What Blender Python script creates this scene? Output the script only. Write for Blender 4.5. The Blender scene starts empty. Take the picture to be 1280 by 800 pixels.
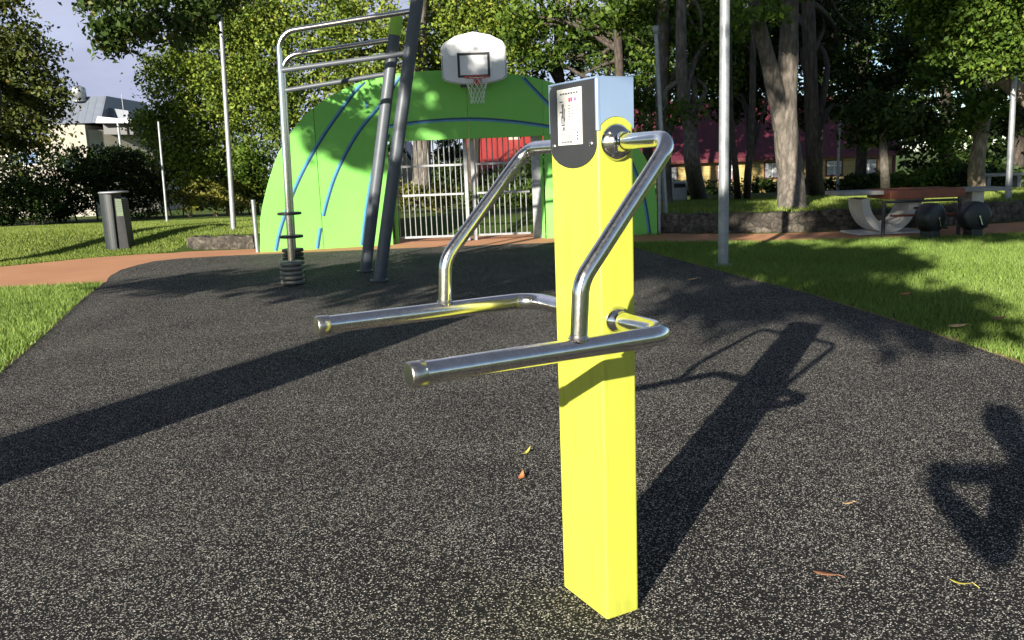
import bpy, bmesh, math, random
import numpy as np
from mathutils import Vector, Matrix
R = math.radians
random.seed(7); rng = np.random.default_rng(7)
sc = bpy.context.scene
COL = sc.collection

# ------------------------------------------------------------------ camera model
FPX, PITCH, ROLL, HCAM = 1064.0, R(10.3), R(-2.2), 1.45
def at(px, py, Y):
    """point of the world at forward distance Y seen at a photograph pixel"""
    x = (px-640)/FPX; y = -(py-400)/FPX
    c, s = math.cos(ROLL), math.sin(ROLL)
    x, y = c*x - s*y, s*x + c*y
    d = (x, math.cos(PITCH)+y*math.sin(PITCH), -math.sin(PITCH)+y*math.cos(PITCH))
    t = Y/d[1]
    return Vector((t*d[0], Y, HCAM+t*d[2]))
AZ, EL = R(26.6), R(18.3)
TE = math.tan(EL)
def us(u, s, v):
    """u metres right of the sunlight's path, s metres along it, v = height at which the ray over this point crosses s = 0"""
    return Vector((u*math.cos(AZ)+s*math.sin(AZ), -u*math.sin(AZ)+s*math.cos(AZ), v-TE*s))

# ------------------------------------------------------------------ tagging
def tag(o, label=None, cat=None, group=None, kind=None):
    if label: o['label'] = label
    if cat: o['category'] = cat
    if group: o['group'] = group
    if kind: o['kind'] = kind
    return o
def thing(name, label, cat, loc, group=None):
    o = bpy.data.objects.new(name, None); COL.objects.link(o)
    o.location = loc; o.empty_display_size = .2
    return tag(o, label, cat, group)
def origin(o):
    p = Vector((0, 0, 0))
    while o is not None:
        p += Vector(o.location); o = o.parent
    return p
def copy_tree(o, parent=None):
    c = o.copy(); COL.objects.link(c); c.parent = parent
    for ch in list(o.children): copy_tree(ch, c)
    return c

# ------------------------------------------------------------------ mesh builder (world coordinates)
class MB:
    def __init__(s): s.v = []; s.f = []; s.sm = []
    def add(s, vs, fs, smooth=False):
        o = len(s.v); s.v += [tuple(p) for p in vs]
        for f in fs: s.f.append([i+o for i in f]); s.sm.append(smooth)
        return s
    def hexa(s, p):
        return s.add(p, [(0,3,2,1),(4,5,6,7),(0,1,5,4),(1,2,6,5),(2,3,7,6),(3,0,4,7)])
    def box(s, c, size, rz=0.0, ax=None):
        cx, cy, cz = c; a, b, d = size[0]/2, size[1]/2, size[2]/2
        X = Vector((math.cos(rz), math.sin(rz), 0)); Y = Vector((-math.sin(rz), math.cos(rz), 0)); Z = Vector((0,0,1))
        if ax: X, Y, Z = ax
        c = Vector(c)
        P = [c+X*i*a+Y*j*b+Z*k*d for k in (-1,1) for i,j in ((-1,-1),(1,-1),(1,1),(-1,1))]
        return s.hexa(P)
    def tube(s, pts, r, n=14, caps=True, smooth=True):
        pts = [Vector(p) for p in pts]
        rs = r if isinstance(r, (list, tuple)) else [r]*len(pts)
        rings = []; prev = None
        for i, p in enumerate(pts):
            t = (pts[min(i+1, len(pts)-1)]-pts[max(i-1, 0)]).normalized()
            if prev is None:
                a = Vector((0,0,1)) if abs(t.z) < .9 else Vector((1,0,0))
                nx = t.cross(a).normalized()
            else:
                nx = (prev-t*prev.dot(t)).normalized()
            prev = nx; ny = t.cross(nx)
            rings.append([p+nx*math.cos(2*math.pi*k/n)*rs[i]+ny*math.sin(2*math.pi*k/n)*rs[i] for k in range(n)])
        vs = [q for rg in rings for q in rg]; fs = []
        for i in range(len(rings)-1):
            for k in range(n):
                k2 = (k+1) % n
                fs.append((i*n+k, i*n+k2, (i+1)*n+k2, (i+1)*n+k))
        s.add(vs, fs, smooth)
        if caps:
            s.add(rings[0], [tuple(range(n-1, -1, -1))]); s.add(rings[-1], [tuple(range(n))])
        return s
    def lathe(s, c, prof, axis=(0,0,1), n=32, smooth=True):
        c = Vector(c); A = Vector(axis).normalized()
        a = Vector((0,0,1)) if abs(A.z) < .9 else Vector((1,0,0))
        X = A.cross(a).normalized(); Y = A.cross(X)
        vs = []; fs = []
        for r, h in prof:
            for k in range(n):
                t = 2*math.pi*k/n; vs.append(c+A*h+X*math.cos(t)*r+Y*math.sin(t)*r)
        for i in range(len(prof)-1):
            for k in range(n):
                k2 = (k+1) % n; fs.append((i*n+k, i*n+k2, (i+1)*n+k2, (i+1)*n+k))
        return s.add(vs, fs, smooth)
    def prism(s, pts, vec):
        """closed polygon pts extruded along vec"""
        pts = [Vector(p) for p in pts]; vec = Vector(vec); n = len(pts)
        fs = [tuple(range(n-1, -1, -1)), tuple(range(n, 2*n))]
        fs += [(i, (i+1) % n, n+(i+1) % n, n+i) for i in range(n)]
        return s.add(pts+[p+vec for p in pts], fs)
    def ribbon(s, L, Rr):
        n = len(L)
        return s.add(list(L)+list(Rr), [(i, i+1, n+i+1, n+i) for i in range(n-1)])
    def build(s, name, mat, parent=None, bevel=0, seg=2, loc=None):
        me = bpy.data.meshes.new(name)
        o = bpy.data.objects.new(name, me); COL.objects.link(o)
        if parent is not None: o.parent = parent; og = origin(parent)
        else:
            og = Vector(loc) if loc is not None else Vector((0,0,0)); o.location = og
        me.from_pydata([(x-og[0], y-og[1], z-og[2]) for x, y, z in s.v], [], s.f)
        me.polygons.foreach_set('use_smooth', s.sm); me.materials.append(mat)
        bm = bmesh.new(); bm.from_mesh(me); bmesh.ops.recalc_face_normals(bm, faces=bm.faces); bm.to_mesh(me); bm.free()
        if bevel:
            b = o.modifiers.new('bevel', 'BEVEL'); b.width = bevel; b.segments = seg; b.limit_method = 'ANGLE'; b.angle_limit = R(40)
        return o
def arc(p0, p1, p2, r, n=8):
    """fillet of the corner p0-p1-p2"""
    p0, p1, p2 = Vector(p0), Vector(p1), Vector(p2)
    a = (p0-p1).normalized(); b = (p2-p1).normalized()
    th = a.angle(b); d = r/math.tan(th/2)
    s = p1+a*d; e = p1+b*d; c = p1+(a+b).normalized()*(r/math.sin(th/2))
    out = []
    for i in range(n+1):
        t = i/n; v = (s-c).lerp(e-c, t)
        out.append(c+v.normalized()*r)
    return out
def path(pts, rad, n=8):
    out = [Vector(pts[0])]
    for i in range(1, len(pts)-1): out += arc(pts[i-1], pts[i], pts[i+1], rad[i-1] if isinstance(rad, list) else rad, n)
    return out+[Vector(pts[-1])]
def catmull(pts, n=8):
    P = [Vector(p) for p in pts]; out = []
    for i in range(len(P)-1):
        a = P[max(i-1,0)]; b = P[i]; c = P[i+1]; d = P[min(i+2, len(P)-1)]
        for k in range(n):
            t = k/n
            out.append(.5*((2*b)+(c-a)*t+(2*a-5*b+4*c-d)*t*t+(3*b-a-3*c+d)*t**3))
    return out+[P[-1]]

# ------------------------------------------------------------------ materials
def nodes(name):
    m = bpy.data.materials.new(name); m.use_nodes = True
    nt = m.node_tree; b = nt.nodes['Principled BSDF']
    return m, nt, b, nt.nodes.new, nt.links.new
def ramp(nt, fac, stops):
    r = nt.nodes.new('ShaderNodeValToRGB'); e = r.color_ramp.elements
    while len(e) < len(stops): e.new(.5)
    for k, (p, c) in enumerate(stops): e[k].position = p; e[k].color = (*c, 1) if len(c) == 3 else c
    nt.links.new(fac, r.inputs[0]); return r.outputs[0]
def tex(nt, kind, scale, coord='Object', vec=None, **kw):
    if vec is None:
        tc = nt.nodes.new('ShaderNodeTexCoord'); vec = tc.outputs[coord]
    t = nt.nodes.new('ShaderNodeTex'+kind); nt.links.new(vec, t.inputs['Vector'])
    t.inputs['Scale'].default_value = scale
    for k, v in kw.items():
        if k in t.inputs: t.inputs[k].default_value = v
        else: setattr(t, k, v)
    return t
def bump(nt, b, h, strength, dist=.01):
    n = nt.nodes.new('ShaderNodeBump'); n.inputs['Strength'].default_value = strength; n.inputs['Distance'].default_value = dist
    nt.links.new(h, n.inputs['Height']); nt.links.new(n.outputs[0], b.inputs['Normal'])
def mix(nt, fac, a, b_, blend='MIX'):
    m = nt.nodes.new('ShaderNodeMix'); m.data_type = 'RGBA'; m.blend_type = blend
    for sock, v in ((m.inputs[0], fac), (m.inputs[6], a), (m.inputs[7], b_)):
        if isinstance(v, (int, float)): sock.default_value = v
        elif isinstance(v, tuple): sock.default_value = (*v, 1)
        else: nt.links.new(v, sock)
    return m.outputs[2]
def paint(name, c, rough=.45, var=.12, scale=6, metal=0, bmp=.03, bscale=180, spec=.5):
    m, nt, b, N, L = nodes(name)
    t = tex(nt, 'Noise', scale, Detail=6)
    c0 = tuple(max(0, x*(1-var)) for x in c); c1 = tuple(min(1, x*(1+var)) for x in c)
    L(ramp(nt, t.outputs['Fac'], [(.3, c0), (.7, c1)]), b.inputs['Base Color'])
    b.inputs['Metallic'].default_value = metal; b.inputs['Specular IOR Level'].default_value = spec
    t2 = tex(nt, 'Noise', scale*4, Detail=4)
    mr = N('ShaderNodeMapRange'); mr.inputs[3].default_value = max(.03, rough-.08); mr.inputs[4].default_value = rough+.1
    L(t2.outputs['Fac'], mr.inputs[0]); L(mr.outputs[0], b.inputs['Roughness'])
    if bmp: bump(nt, b, tex(nt, 'Noise', bscale, Detail=2).outputs['Fac'], bmp, .004)
    return m
M = {}
M['yellow'] = paint('yellow_powder_coat', (.47, .50, .062), .42, .03, 5, bmp=.04, bscale=260)
def yellow_wear():
    m = M['yellow']; nt = m.node_tree; b = nt.nodes['Principled BSDF']
    src = b.inputs['Base Color'].links[0].from_socket
    tc = nt.nodes.new('ShaderNodeTexCoord'); mp = nt.nodes.new('ShaderNodeMapping'); mp.inputs['Scale'].default_value = (14, 14, 1.2); nt.links.new(tc.outputs['Object'], mp.inputs[0])
    st_ = tex(nt, 'Noise', 2.2, vec=mp.outputs[0], Detail=8, Roughness=.7)
    c = mix(nt, 1.0, src, ramp(nt, st_.outputs['Fac'], [(.36, (.84, .85, .82)), (.5, (1, 1, 1))]), 'MULTIPLY')
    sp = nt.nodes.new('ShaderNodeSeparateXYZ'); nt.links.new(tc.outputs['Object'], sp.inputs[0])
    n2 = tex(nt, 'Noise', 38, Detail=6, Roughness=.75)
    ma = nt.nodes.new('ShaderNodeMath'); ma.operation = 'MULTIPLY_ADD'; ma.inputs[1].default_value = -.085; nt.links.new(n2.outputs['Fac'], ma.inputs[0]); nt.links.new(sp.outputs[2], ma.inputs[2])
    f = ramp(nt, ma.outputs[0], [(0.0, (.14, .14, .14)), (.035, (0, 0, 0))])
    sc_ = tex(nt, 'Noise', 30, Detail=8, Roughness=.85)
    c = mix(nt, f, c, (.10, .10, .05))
    c = mix(nt, ramp(nt, sc_.outputs['Fac'], [(.70, (0, 0, 0)), (.74, (.5, .5, .5))]), c, (.30, .31, .07))
    nt.links.new(c, b.inputs['Base Color'])
yellow_wear()
M['steel'] = paint('polished_stainless_steel', (.74, .72, .69), .18, .08, 30, metal=1, bmp=.012, bscale=300)
M['steel_cap'] = paint('brushed_stainless_cap', (.52, .50, .46), .30, .1, 40, metal=1)
M['flange'] = paint('mirror_stainless_flange', (.68, .67, .65), .10, .05, 30, metal=1, bmp=0)
M['silver'] = paint('sky_tinted_aluminium_sheet', (.40, .53, .74), .34, .03, 8, metal=.6, bmp=.01)  # blue in the base colour stands in for the reflected sky
M['panel'] = paint('anthracite_panel', (.028, .029, .031), .36, .12, 12, bmp=.03)
M['label'] = paint('white_sticker', (.62, .61, .57), .35, .03, 20, bmp=0)
M['ink'] = paint('black_print', (.10, .10, .11), .5, .2, 40, bmp=0)
M['ink_red'] = paint('magenta_print', (.45, .06, .16), .5, .2, 40, bmp=0)
M['ink_blue'] = paint('violet_print', (.25, .15, .5), .5, .2, 40, bmp=0)
M['galv'] = paint('galvanised_steel', (.27, .28, .29), .48, .16, 14, metal=.75, bmp=.03, bscale=60)
M['galv_dull'] = paint('dull_galvanised_steel', (.29, .305, .32), .5, .18, 10, metal=.45, bmp=.04, bscale=50)
M['grey'] = paint('dark_grey_powder_coat', (.072, .083, .10), .42, .10, 10, bmp=.04, bscale=300)
M['bin'] = paint('anthracite_bin_coat', (.020, .025, .027), .45, .15, 9, bmp=.03)
M['lime'] = paint('lime_cap_paint', (.30, .52, .04), .45, .08, 8)
M['plate'] = paint('black_weight_rubber', (.022, .021, .02), .5, .3, 20)
M['plate_rim'] = paint('worn_weight_plate', (.20, .19, .165), .45, .2, 16, metal=.4)
M['blue_d'] = paint('dark_blue_line_paint', (.010, .045, .115), .5, .12, 10)
M['blue_l'] = paint('light_blue_line_paint', (.065, .25, .40), .5, .12, 10)
M['board'] = paint('white_backboard_paint', (.70, .71, .73), .4, .05, 5)
M['black'] = paint('black_line_paint', (.02, .02, .022), .5, .2, 20)
M['rim'] = paint('red_rim_paint', (.50, .045, .03), .4, .15, 20)
M['net'] = paint('white_net_cord', (.72, .72, .70), .8, .1, 60)
M['concrete_w'] = paint('pale_concrete', (.52, .51, .48), .75, .12, 6, bmp=.15, bscale=80)
M['concrete'] = paint('grey_concrete', (.26, .26, .25), .8, .2, 5, bmp=.2, bscale=70)
M['redwood'] = paint('red_brown_board', (.20, .055, .025), .5, .2, 7, bmp=.08, bscale=60)
M['blackmetal'] = paint('black_metal', (.016, .017, .02), .42, .2, 10)
M['bin_grey'] = paint('light_grey_bin_coat', (.42, .44, .45), .5, .08, 6)
M['sign'] = paint('pale_green_sign', (.12, .17, .10), .45, .1, 14)
M['skin'] = paint('skin', (.52, .31, .22), .5, .08, 30); M['cloth'] = paint('dark_jacket_cloth', (.05, .06, .09), .8, .2, 40)
M['hair'] = paint('brown_hair', (.06, .035, .02), .6, .3, 60); M['jeans'] = paint('blue_jeans', (.06, .09, .17), .85, .2, 60)
M['phone'] = paint('phone_glass', (.02, .02, .022), .15, .1, 10)

def green_wall():
    m, nt, b, N, L = nodes('green_wall_panel')
    t = tex(nt, 'Noise', 1.3, Detail=7, Roughness=.65); t2 = tex(nt, 'Noise', 22, Detail=5)
    base = ramp(nt, t.outputs['Fac'], [(.25, (.155, .47, .080)), (.75, (.185, .525, .10))])
    dirt = ramp(nt, t2.outputs['Fac'], [(.62, (1, 1, 1)), (.85, (.86, .84, .78))])
    L(mix(nt, 1.0, base, dirt, 'MULTIPLY'), b.inputs['Base Color'])
    b.inputs['Roughness'].default_value = .55; b.inputs['Specular IOR Level'].default_value = .35
    bump(nt, b, t.outputs['Fac'], .12, .02)
    return m
M['green'] = green_wall()

def rubber():
    m, nt, b, N, L = nodes('speckled_black_rubber')
    tc = N('ShaderNodeTexCoord'); co = tc.outputs['Object']
    nz = tex(nt, 'Noise', 160, vec=co, Detail=1)
    ad = N('ShaderNodeVectorMath'); ad.operation = 'MULTIPLY_ADD'; ad.inputs[1].default_value = (.003, .003, .003)
    L(nz.outputs['Color'], ad.inputs[0]); L(co, ad.inputs[2])
    v = tex(nt, 'Voronoi', 240, vec=ad.outputs[0], voronoi_dimensions='2D')
    sep = N('ShaderNodeSeparateColor'); L(v.outputs['Color'], sep.inputs[0])
    patch = tex(nt, 'Noise', 1.1, vec=co, Detail=5, Roughness=.6)
    thr = N('ShaderNodeMapRange'); thr.inputs[1].default_value = .3; thr.inputs[2].default_value = .7
    thr.inputs[3].default_value = .87; thr.inputs[4].default_value = .77
    L(patch.outputs['Fac'], thr.inputs[0])
    gt = N('ShaderNodeMath'); gt.operation = 'GREATER_THAN'; L(sep.outputs[0], gt.inputs[0]); L(thr.outputs[0], gt.inputs[1])
    speck = ramp(nt, sep.outputs[1], [(0, (.15, .142, .128)), (.5, (.35, .33, .298)), (1, (.60, .58, .53))])
    dark = ramp(nt, sep.outputs[2], [(0, (.005, .0054, .006)), (1, (.024, .0236, .0243))])
    col = mix(nt, gt.outputs[0], dark, speck)
    dust = mix(nt, .06, col, (.16, .15, .135))
    fac = ramp(nt, patch.outputs['Fac'], [(.35, (0, 0, 0)), (.75, (.6, .6, .6))])
    grain = tex(nt, 'Noise', 105, vec=co, Detail=3, Roughness=.8)
    gr = ramp(nt, grain.outputs['Fac'], [(.34, (.35, .35, .35)), (.5, (.95, .95, .95)), (.66, (2.0, 1.95, 1.85))])
    L(mix(nt, 1.0, mix(nt, fac, col, dust), gr, 'MULTIPLY'), b.inputs['Base Color'])
    b.inputs['Roughness'].default_value = .9; b.inputs['Specular IOR Level'].default_value = .15
    bump(nt, b, v.outputs['Distance'], .7, .004)
    return m
M['rubber'] = rubber()
def orange_path():
    m, nt, b, N, L = nodes('orange_path_surface')
    t = tex(nt, 'Noise', .8, Detail=8, Roughness=.6); t2 = tex(nt, 'Noise', 90, Detail=2)
    base = ramp(nt, t.outputs['Fac'], [(.3, (.44, .20, .095)), (.7, (.54, .26, .13))])
    L(mix(nt, 1.0, base, ramp(nt, t2.outputs['Fac'], [(.3, (.7, .7, .7)), (.6, (1, 1, 1))]), 'MULTIPLY'), b.inputs['Base Color'])
    b.inputs['Roughness'].default_value = .85
    bump(nt, b, t2.outputs['Fac'], .4, .005)
    return m
M['path'] = orange_path()
def turf():
    m, nt, b, N, L = nodes('lawn_ground')
    t = tex(nt, 'Noise', .45, Detail=8, Roughness=.65); t2 = tex(nt, 'Noise', 34, Detail=6, Roughness=.7)
    g = ramp(nt, t2.outputs['Fac'], [(.3, (.020, .040, .006)), (.52, (.060, .105, .016)), (.75, (.11, .15, .035))])
    dry = ramp(nt, t2.outputs['Fac'], [(.3, (.05, .045, .02)), (.7, (.19, .155, .07))])
    f = ramp(nt, t.outputs['Fac'], [(.5, (0, 0, 0)), (.72, (.7, .7, .7))])
    L(mix(nt, f, g, dry), b.inputs['Base Color']); b.inputs['Roughness'].default_value = .9
    b.inputs['Specular IOR Level'].default_value = .15
    bump(nt, b, t2.outputs['Fac'], .9, .03)
    return m
M['turf'] = turf()
def leafmat(name, lo, hi, acc=None, trans=.25):
    m, nt, b, N, L = nodes(name)
    a = N('ShaderNodeAttribute'); a.attribute_name = 'tone'
    stops = [(0, lo), (.8, hi), (1, acc or hi)]
    c = ramp(nt, a.outputs['Fac'], stops)
    L(c, b.inputs['Base Color']); b.inputs['Roughness'].default_value = .5; b.inputs['Specular IOR Level'].default_value = .18
    tr = N('ShaderNodeBsdfTranslucent'); L(mix(nt, 1.0, c, (1.0, 1.0, .45), 'MULTIPLY'), tr.inputs[0])
    mx = N('ShaderNodeMixShader'); mx.inputs[0].default_value = trans
    L(b.outputs[0], mx.inputs[1]); L(tr.outputs[0], mx.inputs[2])
    L(mx.outputs[0], nt.nodes['Material Output'].inputs[0])
    return m
M['leaf_yellow'] = leafmat('yellow_green_leaves', (.050, .092, .014), (.225, .295, .045), (.36, .35, .06))
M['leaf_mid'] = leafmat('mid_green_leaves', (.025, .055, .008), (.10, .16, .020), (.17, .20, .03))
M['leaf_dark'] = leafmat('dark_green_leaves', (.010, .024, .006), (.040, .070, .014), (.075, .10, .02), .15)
M['leaf_near'] = leafmat('shade_darkened_leaves', (.013, .030, .007), (.062, .10, .02), (.13, .13, .035), .15)  # leaf colour darkened to carry the shade of the crown above
M['leaf_brown'] = leafmat('bronze_green_leaves', (.032, .044, .012), (.105, .13, .03), (.19, .14, .04))
M['leaf_fresh'] = leafmat('fresh_green_leaves', (.035, .075, .012), (.125, .20, .028), (.21, .26, .05))
M['leaf_olive'] = leafmat('olive_shrub_leaves', (.05, .06, .012), (.17, .17, .03), (.24, .19, .05))
M['blade'] = leafmat('grass_blades', (.085, .145, .022), (.245, .36, .085), (.36, .38, .14), .3)
M['blade_dry'] = leafmat('dry_grass_blades', (.08, .13, .02), (.26, .33, .075), (.38, .34, .13), .3)
def bark(name, c0, c1, scale=7):
    m, nt, b, N, L = nodes(name)
    tc = N('ShaderNodeTexCoord'); mp = N('ShaderNodeMapping'); mp.inputs['Scale'].default_value = (1, 1, .28); L(tc.outputs['Object'], mp.inputs[0])
    t = tex(nt, 'Noise', scale*2.2, vec=mp.outputs[0], Detail=8, Roughness=.7); v = tex(nt, 'Voronoi', scale*2, vec=mp.outputs[0])
    L(mix(nt, 1.0, ramp(nt, t.outputs['Fac'], [(.3, c0), (.65, c1)]), ramp(nt, v.outputs['Distance'], [(.05, (1, 1, 1)), (.7, (.5, .5, .5))]), 'MULTIPLY'), b.inputs['Base Color'])
    b.inputs['Roughness'].default_value = .9; bump(nt, b, t.outputs['Fac'], .9, .05)
    return m
M['bark'] = bark('grey_brown_bark', (.085, .074, .062), (.26, .225, .185))
M['bark_dark'] = bark('dark_bark', (.035, .028, .022), (.12, .095, .075))
M['bark_pale'] = bark('pale_bark', (.20, .155, .11), (.46, .37, .28))
def stone():
    m, nt, b, N, L = nodes('dark_mossy_stone')
    v = tex(nt, 'Voronoi', 7.5, Randomness=1); v2 = tex(nt, 'Voronoi', 7.5, feature='DISTANCE_TO_EDGE'); t = tex(nt, 'Noise', 12, Detail=8, Roughness=.7)
    sep = N('ShaderNodeSeparateColor'); L(v.outputs['Color'], sep.inputs[0])
    c = mix(nt, 1.0, ramp(nt, sep.outputs[0], [(0, (.05, .043, .036)), (1, (.15, .13, .11))]), ramp(nt, t.outputs['Fac'], [(.34, (.22, .22, .20)), (.5, (.7, .7, .66)), (.68, (1.15, 1.1, 1.0))]), 'MULTIPLY')
    e = ramp(nt, v2.outputs['Distance'], [(.0, (.55, .55, .55)), (.14, (1, 1, 1))])
    L(mix(nt, 1.0, c, e, 'MULTIPLY'), b.inputs['Base Color']); b.inputs['Roughness'].default_value = .92
    bump(nt, b, v2.outputs['Distance'], .8, .06)
    return m
M['stone'] = stone()
def clad(name, c, period=.16, axis=2, dark=.55, rough=.7):
    m, nt, b, N, L = nodes(name)
    tc = N('ShaderNodeTexCoord'); sp = N('ShaderNodeSeparateXYZ'); L(tc.outputs['Object'], sp.inputs[0])
    w = N('ShaderNodeMath'); w.operation = 'PINGPONG'; w.inputs[1].default_value = period/2; L(sp.outputs[axis], w.inputs[0])
    d = N('ShaderNodeMath'); d.operation = 'DIVIDE'; d.inputs[1].default_value = period/2; L(w.outputs[0], d.inputs[0])
    t = tex(nt, 'Noise', 2.5, Detail=7)
    base = ramp(nt, t.outputs['Fac'], [(.3, tuple(x*.85 for x in c)), (.7, c)])
    L(mix(nt, 1.0, base, ramp(nt, d.outputs[0], [(0, (dark,)*3), (.12, (1, 1, 1))]), 'MULTIPLY'), b.inputs['Base Color'])
    b.inputs['Roughness'].default_value = rough; bump(nt, b, d.outputs[0], .4, .02)
    return m
M['yellow_wood'] = clad('yellow_weatherboard', (.40, .30, .11), .18)
M['maroon_roof'] = clad('maroon_metal_roof', (.085, .014, .026), .5, 0, .6, .5)
M['red_roof'] = clad('red_painted_roof', (.30, .035, .03), .5, 0, .6, .5)
M['slate_metal'] = clad('blue_grey_metal_roof', (.13, .15, .19), .6, 0, .5, .5)
M['plaster'] = paint('cream_plaster', (.32, .295, .25), .85, .1, .8, bmp=.1, bscale=40)
M['plaster_g'] = paint('grey_plaster', (.38, .35, .30), .85, .12, .8, bmp=.1, bscale=40)
M['maroon'] = paint('maroon_trim', (.10, .018, .02), .6, .15, 8)
M['white'] = paint('white_window_frame', (.74, .73, .70), .5, .05, 8)
def glassy(name, c):
    m, nt, b, N, L = nodes(name)
    t = tex(nt, 'Noise', 2.0, Detail=4); L(ramp(nt, t.outputs['Fac'], [(.35, tuple(x*.5 for x in c)), (.65, c)]), b.inputs['Base Color'])
    b.inputs['Roughness'].default_value = .12; b.inputs['Specular IOR Level'].default_value = .8; return m
M['pane'] = glassy('curtained_window_glass', (.42, .44, .46)); M['pane_blue'] = glassy('blue_window_glass', (.10, .18, .34))
M['vent'] = paint('silver_roof_vent', (.38, .40, .42), .4, .08, 5, metal=.6)
M['leaf_fall_y'] = paint('yellow_fallen_leaf', (.55, .48, .08), .7, .25, 50); M['leaf_fall_o'] = paint('orange_fallen_leaf', (.48, .17, .06), .7, .25, 50)
M['leaf_fall_b'] = paint('brown_fallen_leaf', (.30, .13, .06), .8, .3, 50); M['leaf_fall_t'] = paint('tan_fallen_leaf', (.60, .40, .19), .8, .25, 50)

# ------------------------------------------------------------------ terrain
RW = [(3.02, 16.98), (4.8, 16.28), (6.47, 16.04), (9.42, 16.6), (10.3, 16.9), (14, 18.6), (20, 22), (30, 28)]
def lerp_line(x, P):
    for (a, b), (c, d) in zip(P, P[1:]):
        if x <= c: return b+(d-b)*(x-a)/(c-a)
    return P[-1][1]
def sst(t): t = min(1, max(0, t)); return t*t*(3-2*t)
def ground_z(x, y):
    if y <= 19: p = .35
    elif y <= 28: p = .35-.20*(y-19)/9
    else: p = .15-1.45*sst((y-28)/30)
    if x >= 3.02: m = 1.0 if y > lerp_line(x, RW)+.22 else (0.0 if y < lerp_line(x, RW)+.08 else (y-lerp_line(x, RW)-.08)/.14)
    elif x >= -4.9: m = sst((y-18.3)/1.7)
    elif x >= -6.62:
        m = min(1, max(0, (y-(17.05+(x+5.1)*-.284)-.10)/.14))*.72
        m += .28*sst((y-18)/3)
    else: m = sst((y-16.6)/3.2)
    return p*m
def on_ground(px, py):
    lo = 2.0; d1 = at(px, py, 1.0)-Vector((0, 0, HCAM))
    Y = 5.0
    while Y < 120:
        q = Vector((0, 0, HCAM))+d1*Y
        if q.z <= ground_z(q.x, q.y): return Vector((q.x, q.y, ground_z(q.x, q.y)))
        Y += .05
    return Vector((0, 0, HCAM))+d1*60

def build_ground():
    xs = np.concatenate([np.array([-900, -500, -300, -180, -110, -70, -48, -36, -28, -22, -18]), np.arange(-15, 16, .22), np.array([18, 22, 28, 36, 48, 70, 110, 180, 300, 500, 900])])
    ys = np.concatenate([np.array([-300, -120, -60, -30, -15, -8, -3, 0, 3, 6, 9, 11, 13, 14, 15]), np.arange(15.4, 24, .07), np.array([24.5, 25, 26, 27, 28, 30, 32, 34, 36, 39, 42, 46, 50, 54, 58, 64, 75, 100, 150, 250, 500, 1500])])
    nx, ny = len(xs), len(ys)
    v = [(float(x), float(y), ground_z(x, y)) for y in ys for x in xs]
    f = [(j*nx+i, j*nx+i+1, (j+1)*nx+i+1, (j+1)*nx+i) for j in range(ny-1) for i in range(nx-1)]
    me = bpy.data.meshes.new('ground'); me.from_pydata(v, [], f); me.materials.append(M['turf'])
    me.polygons.foreach_set('use_smooth', [True]*len(f))
    o = bpy.data.objects.new('ground', me); COL.objects.link(o); tag(o, kind='structure')
build_ground()

def sheet(name, pts, z0, z1, mat, bev=.006):
    """flat slab with a slightly wavy outline"""
    out = []
    for i, p in enumerate(pts):
        a = Vector((*p, 0)); b = Vector((*pts[(i+1) % len(pts)], 0)); n = max(1, int((b-a).length/.25))
        for k in range(n):
            q = a.lerp(b, k/n); out.append((q.x+random.uniform(-.012, .012), q.y+random.uniform(-.012, .012), z0))
    o = MB().prism(out, (0, 0, z1-z0)).build(name, mat, bevel=bev)
    return tag(o, kind='structure')
MAT = [(-1.2, -8), (3.7, -8), (3.55, 0), (3.5, 4), (3.44, 5.58), (3.35, 6.72), (3.15, 8.69), (2.72, 10.85), (2.42, 12.5), (2.16, 14.0), (2.0, 15.2), (1.4, 15.75), (.3, 15.85), (-2, 15.85), (-4, 15.8), (-5.3, 15.72), (-6.0, 15.55), (-6.35, 15.2), (-6.42, 14.6), (-6.39, 13.9), (-6.2, 13.2), (-5.92, 12.4), (-5.3, 10.4), (-4.59, 8.3), (-4.0, 6.47), (-3.1, 3.6), (-2.1, 0)]
sheet('rubber_play_surface', MAT, -.05, .006, M['rubber'])
PATH = [(-17, 8.8), (-11, 11.0), (-7.3, 12.05), (-5.9, 12.15), (-5.4, 12.9), (-3, 13.6), (0, 13.9), (1.8, 15.2), (2.6, 15.15), (4.26, 14.47), (6.21, 14.23), (8.62, 14.22), (11, 14.9), (14, 16.3), (18, 18.6), (24, 22.5), (24, 23.9), (20, 21.6), (14, 18.25), (10.3, 16.6), (9.42, 16.32), (8, 16.1), (6.47, 15.82), (4.8, 16.05), (3.4, 16.7), (3.0, 18.2), (-4.9, 18.2), (-5.0, 17.0), (-6.6, 16.95), (-7.98, 16.46), (-9.13, 15.3), (-12, 13.6), (-17, 11.6)]
sheet('path', PATH, -.04, .003, M['path'], 0)

M['soil'] = paint('brown_soil', (.20, .125, .065), .95, .35, 9, bmp=.5, bscale=60)
def edge_strip(P, wd):
    mb = MB(); L, Q = [], []
    for i, (x, y) in enumerate(P):
        a = Vector((*P[max(i-1, 0)], 0)); b = Vector((*P[min(i+1, len(P)-1)], 0)); n = (b-a).normalized().cross(UPV)
        L.append((x-n.x*.02, y-n.y*.02, .0015)); k = wd*random.uniform(.5, 1.3); Q.append((x+n.x*k, y+n.y*k, .0015))
    mb.ribbon(L, Q); tag(mb.build('soil_edge', M['soil']), kind='structure')
UPV = Vector((0, 0, 1))
def dense(P, st=.12):
    out = []
    for (a, b), (c, d) in zip(P, P[1:]):
        n = max(1, int(math.hypot(c-a, d-b)/st)); out += [(a+(c-a)*k/n, b+(d-b)*k/n) for k in range(n)]
    return out+[P[-1]]
edge_strip(dense(MAT[2:10]), .075); edge_strip(dense(MAT[21:]), .075)
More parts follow.
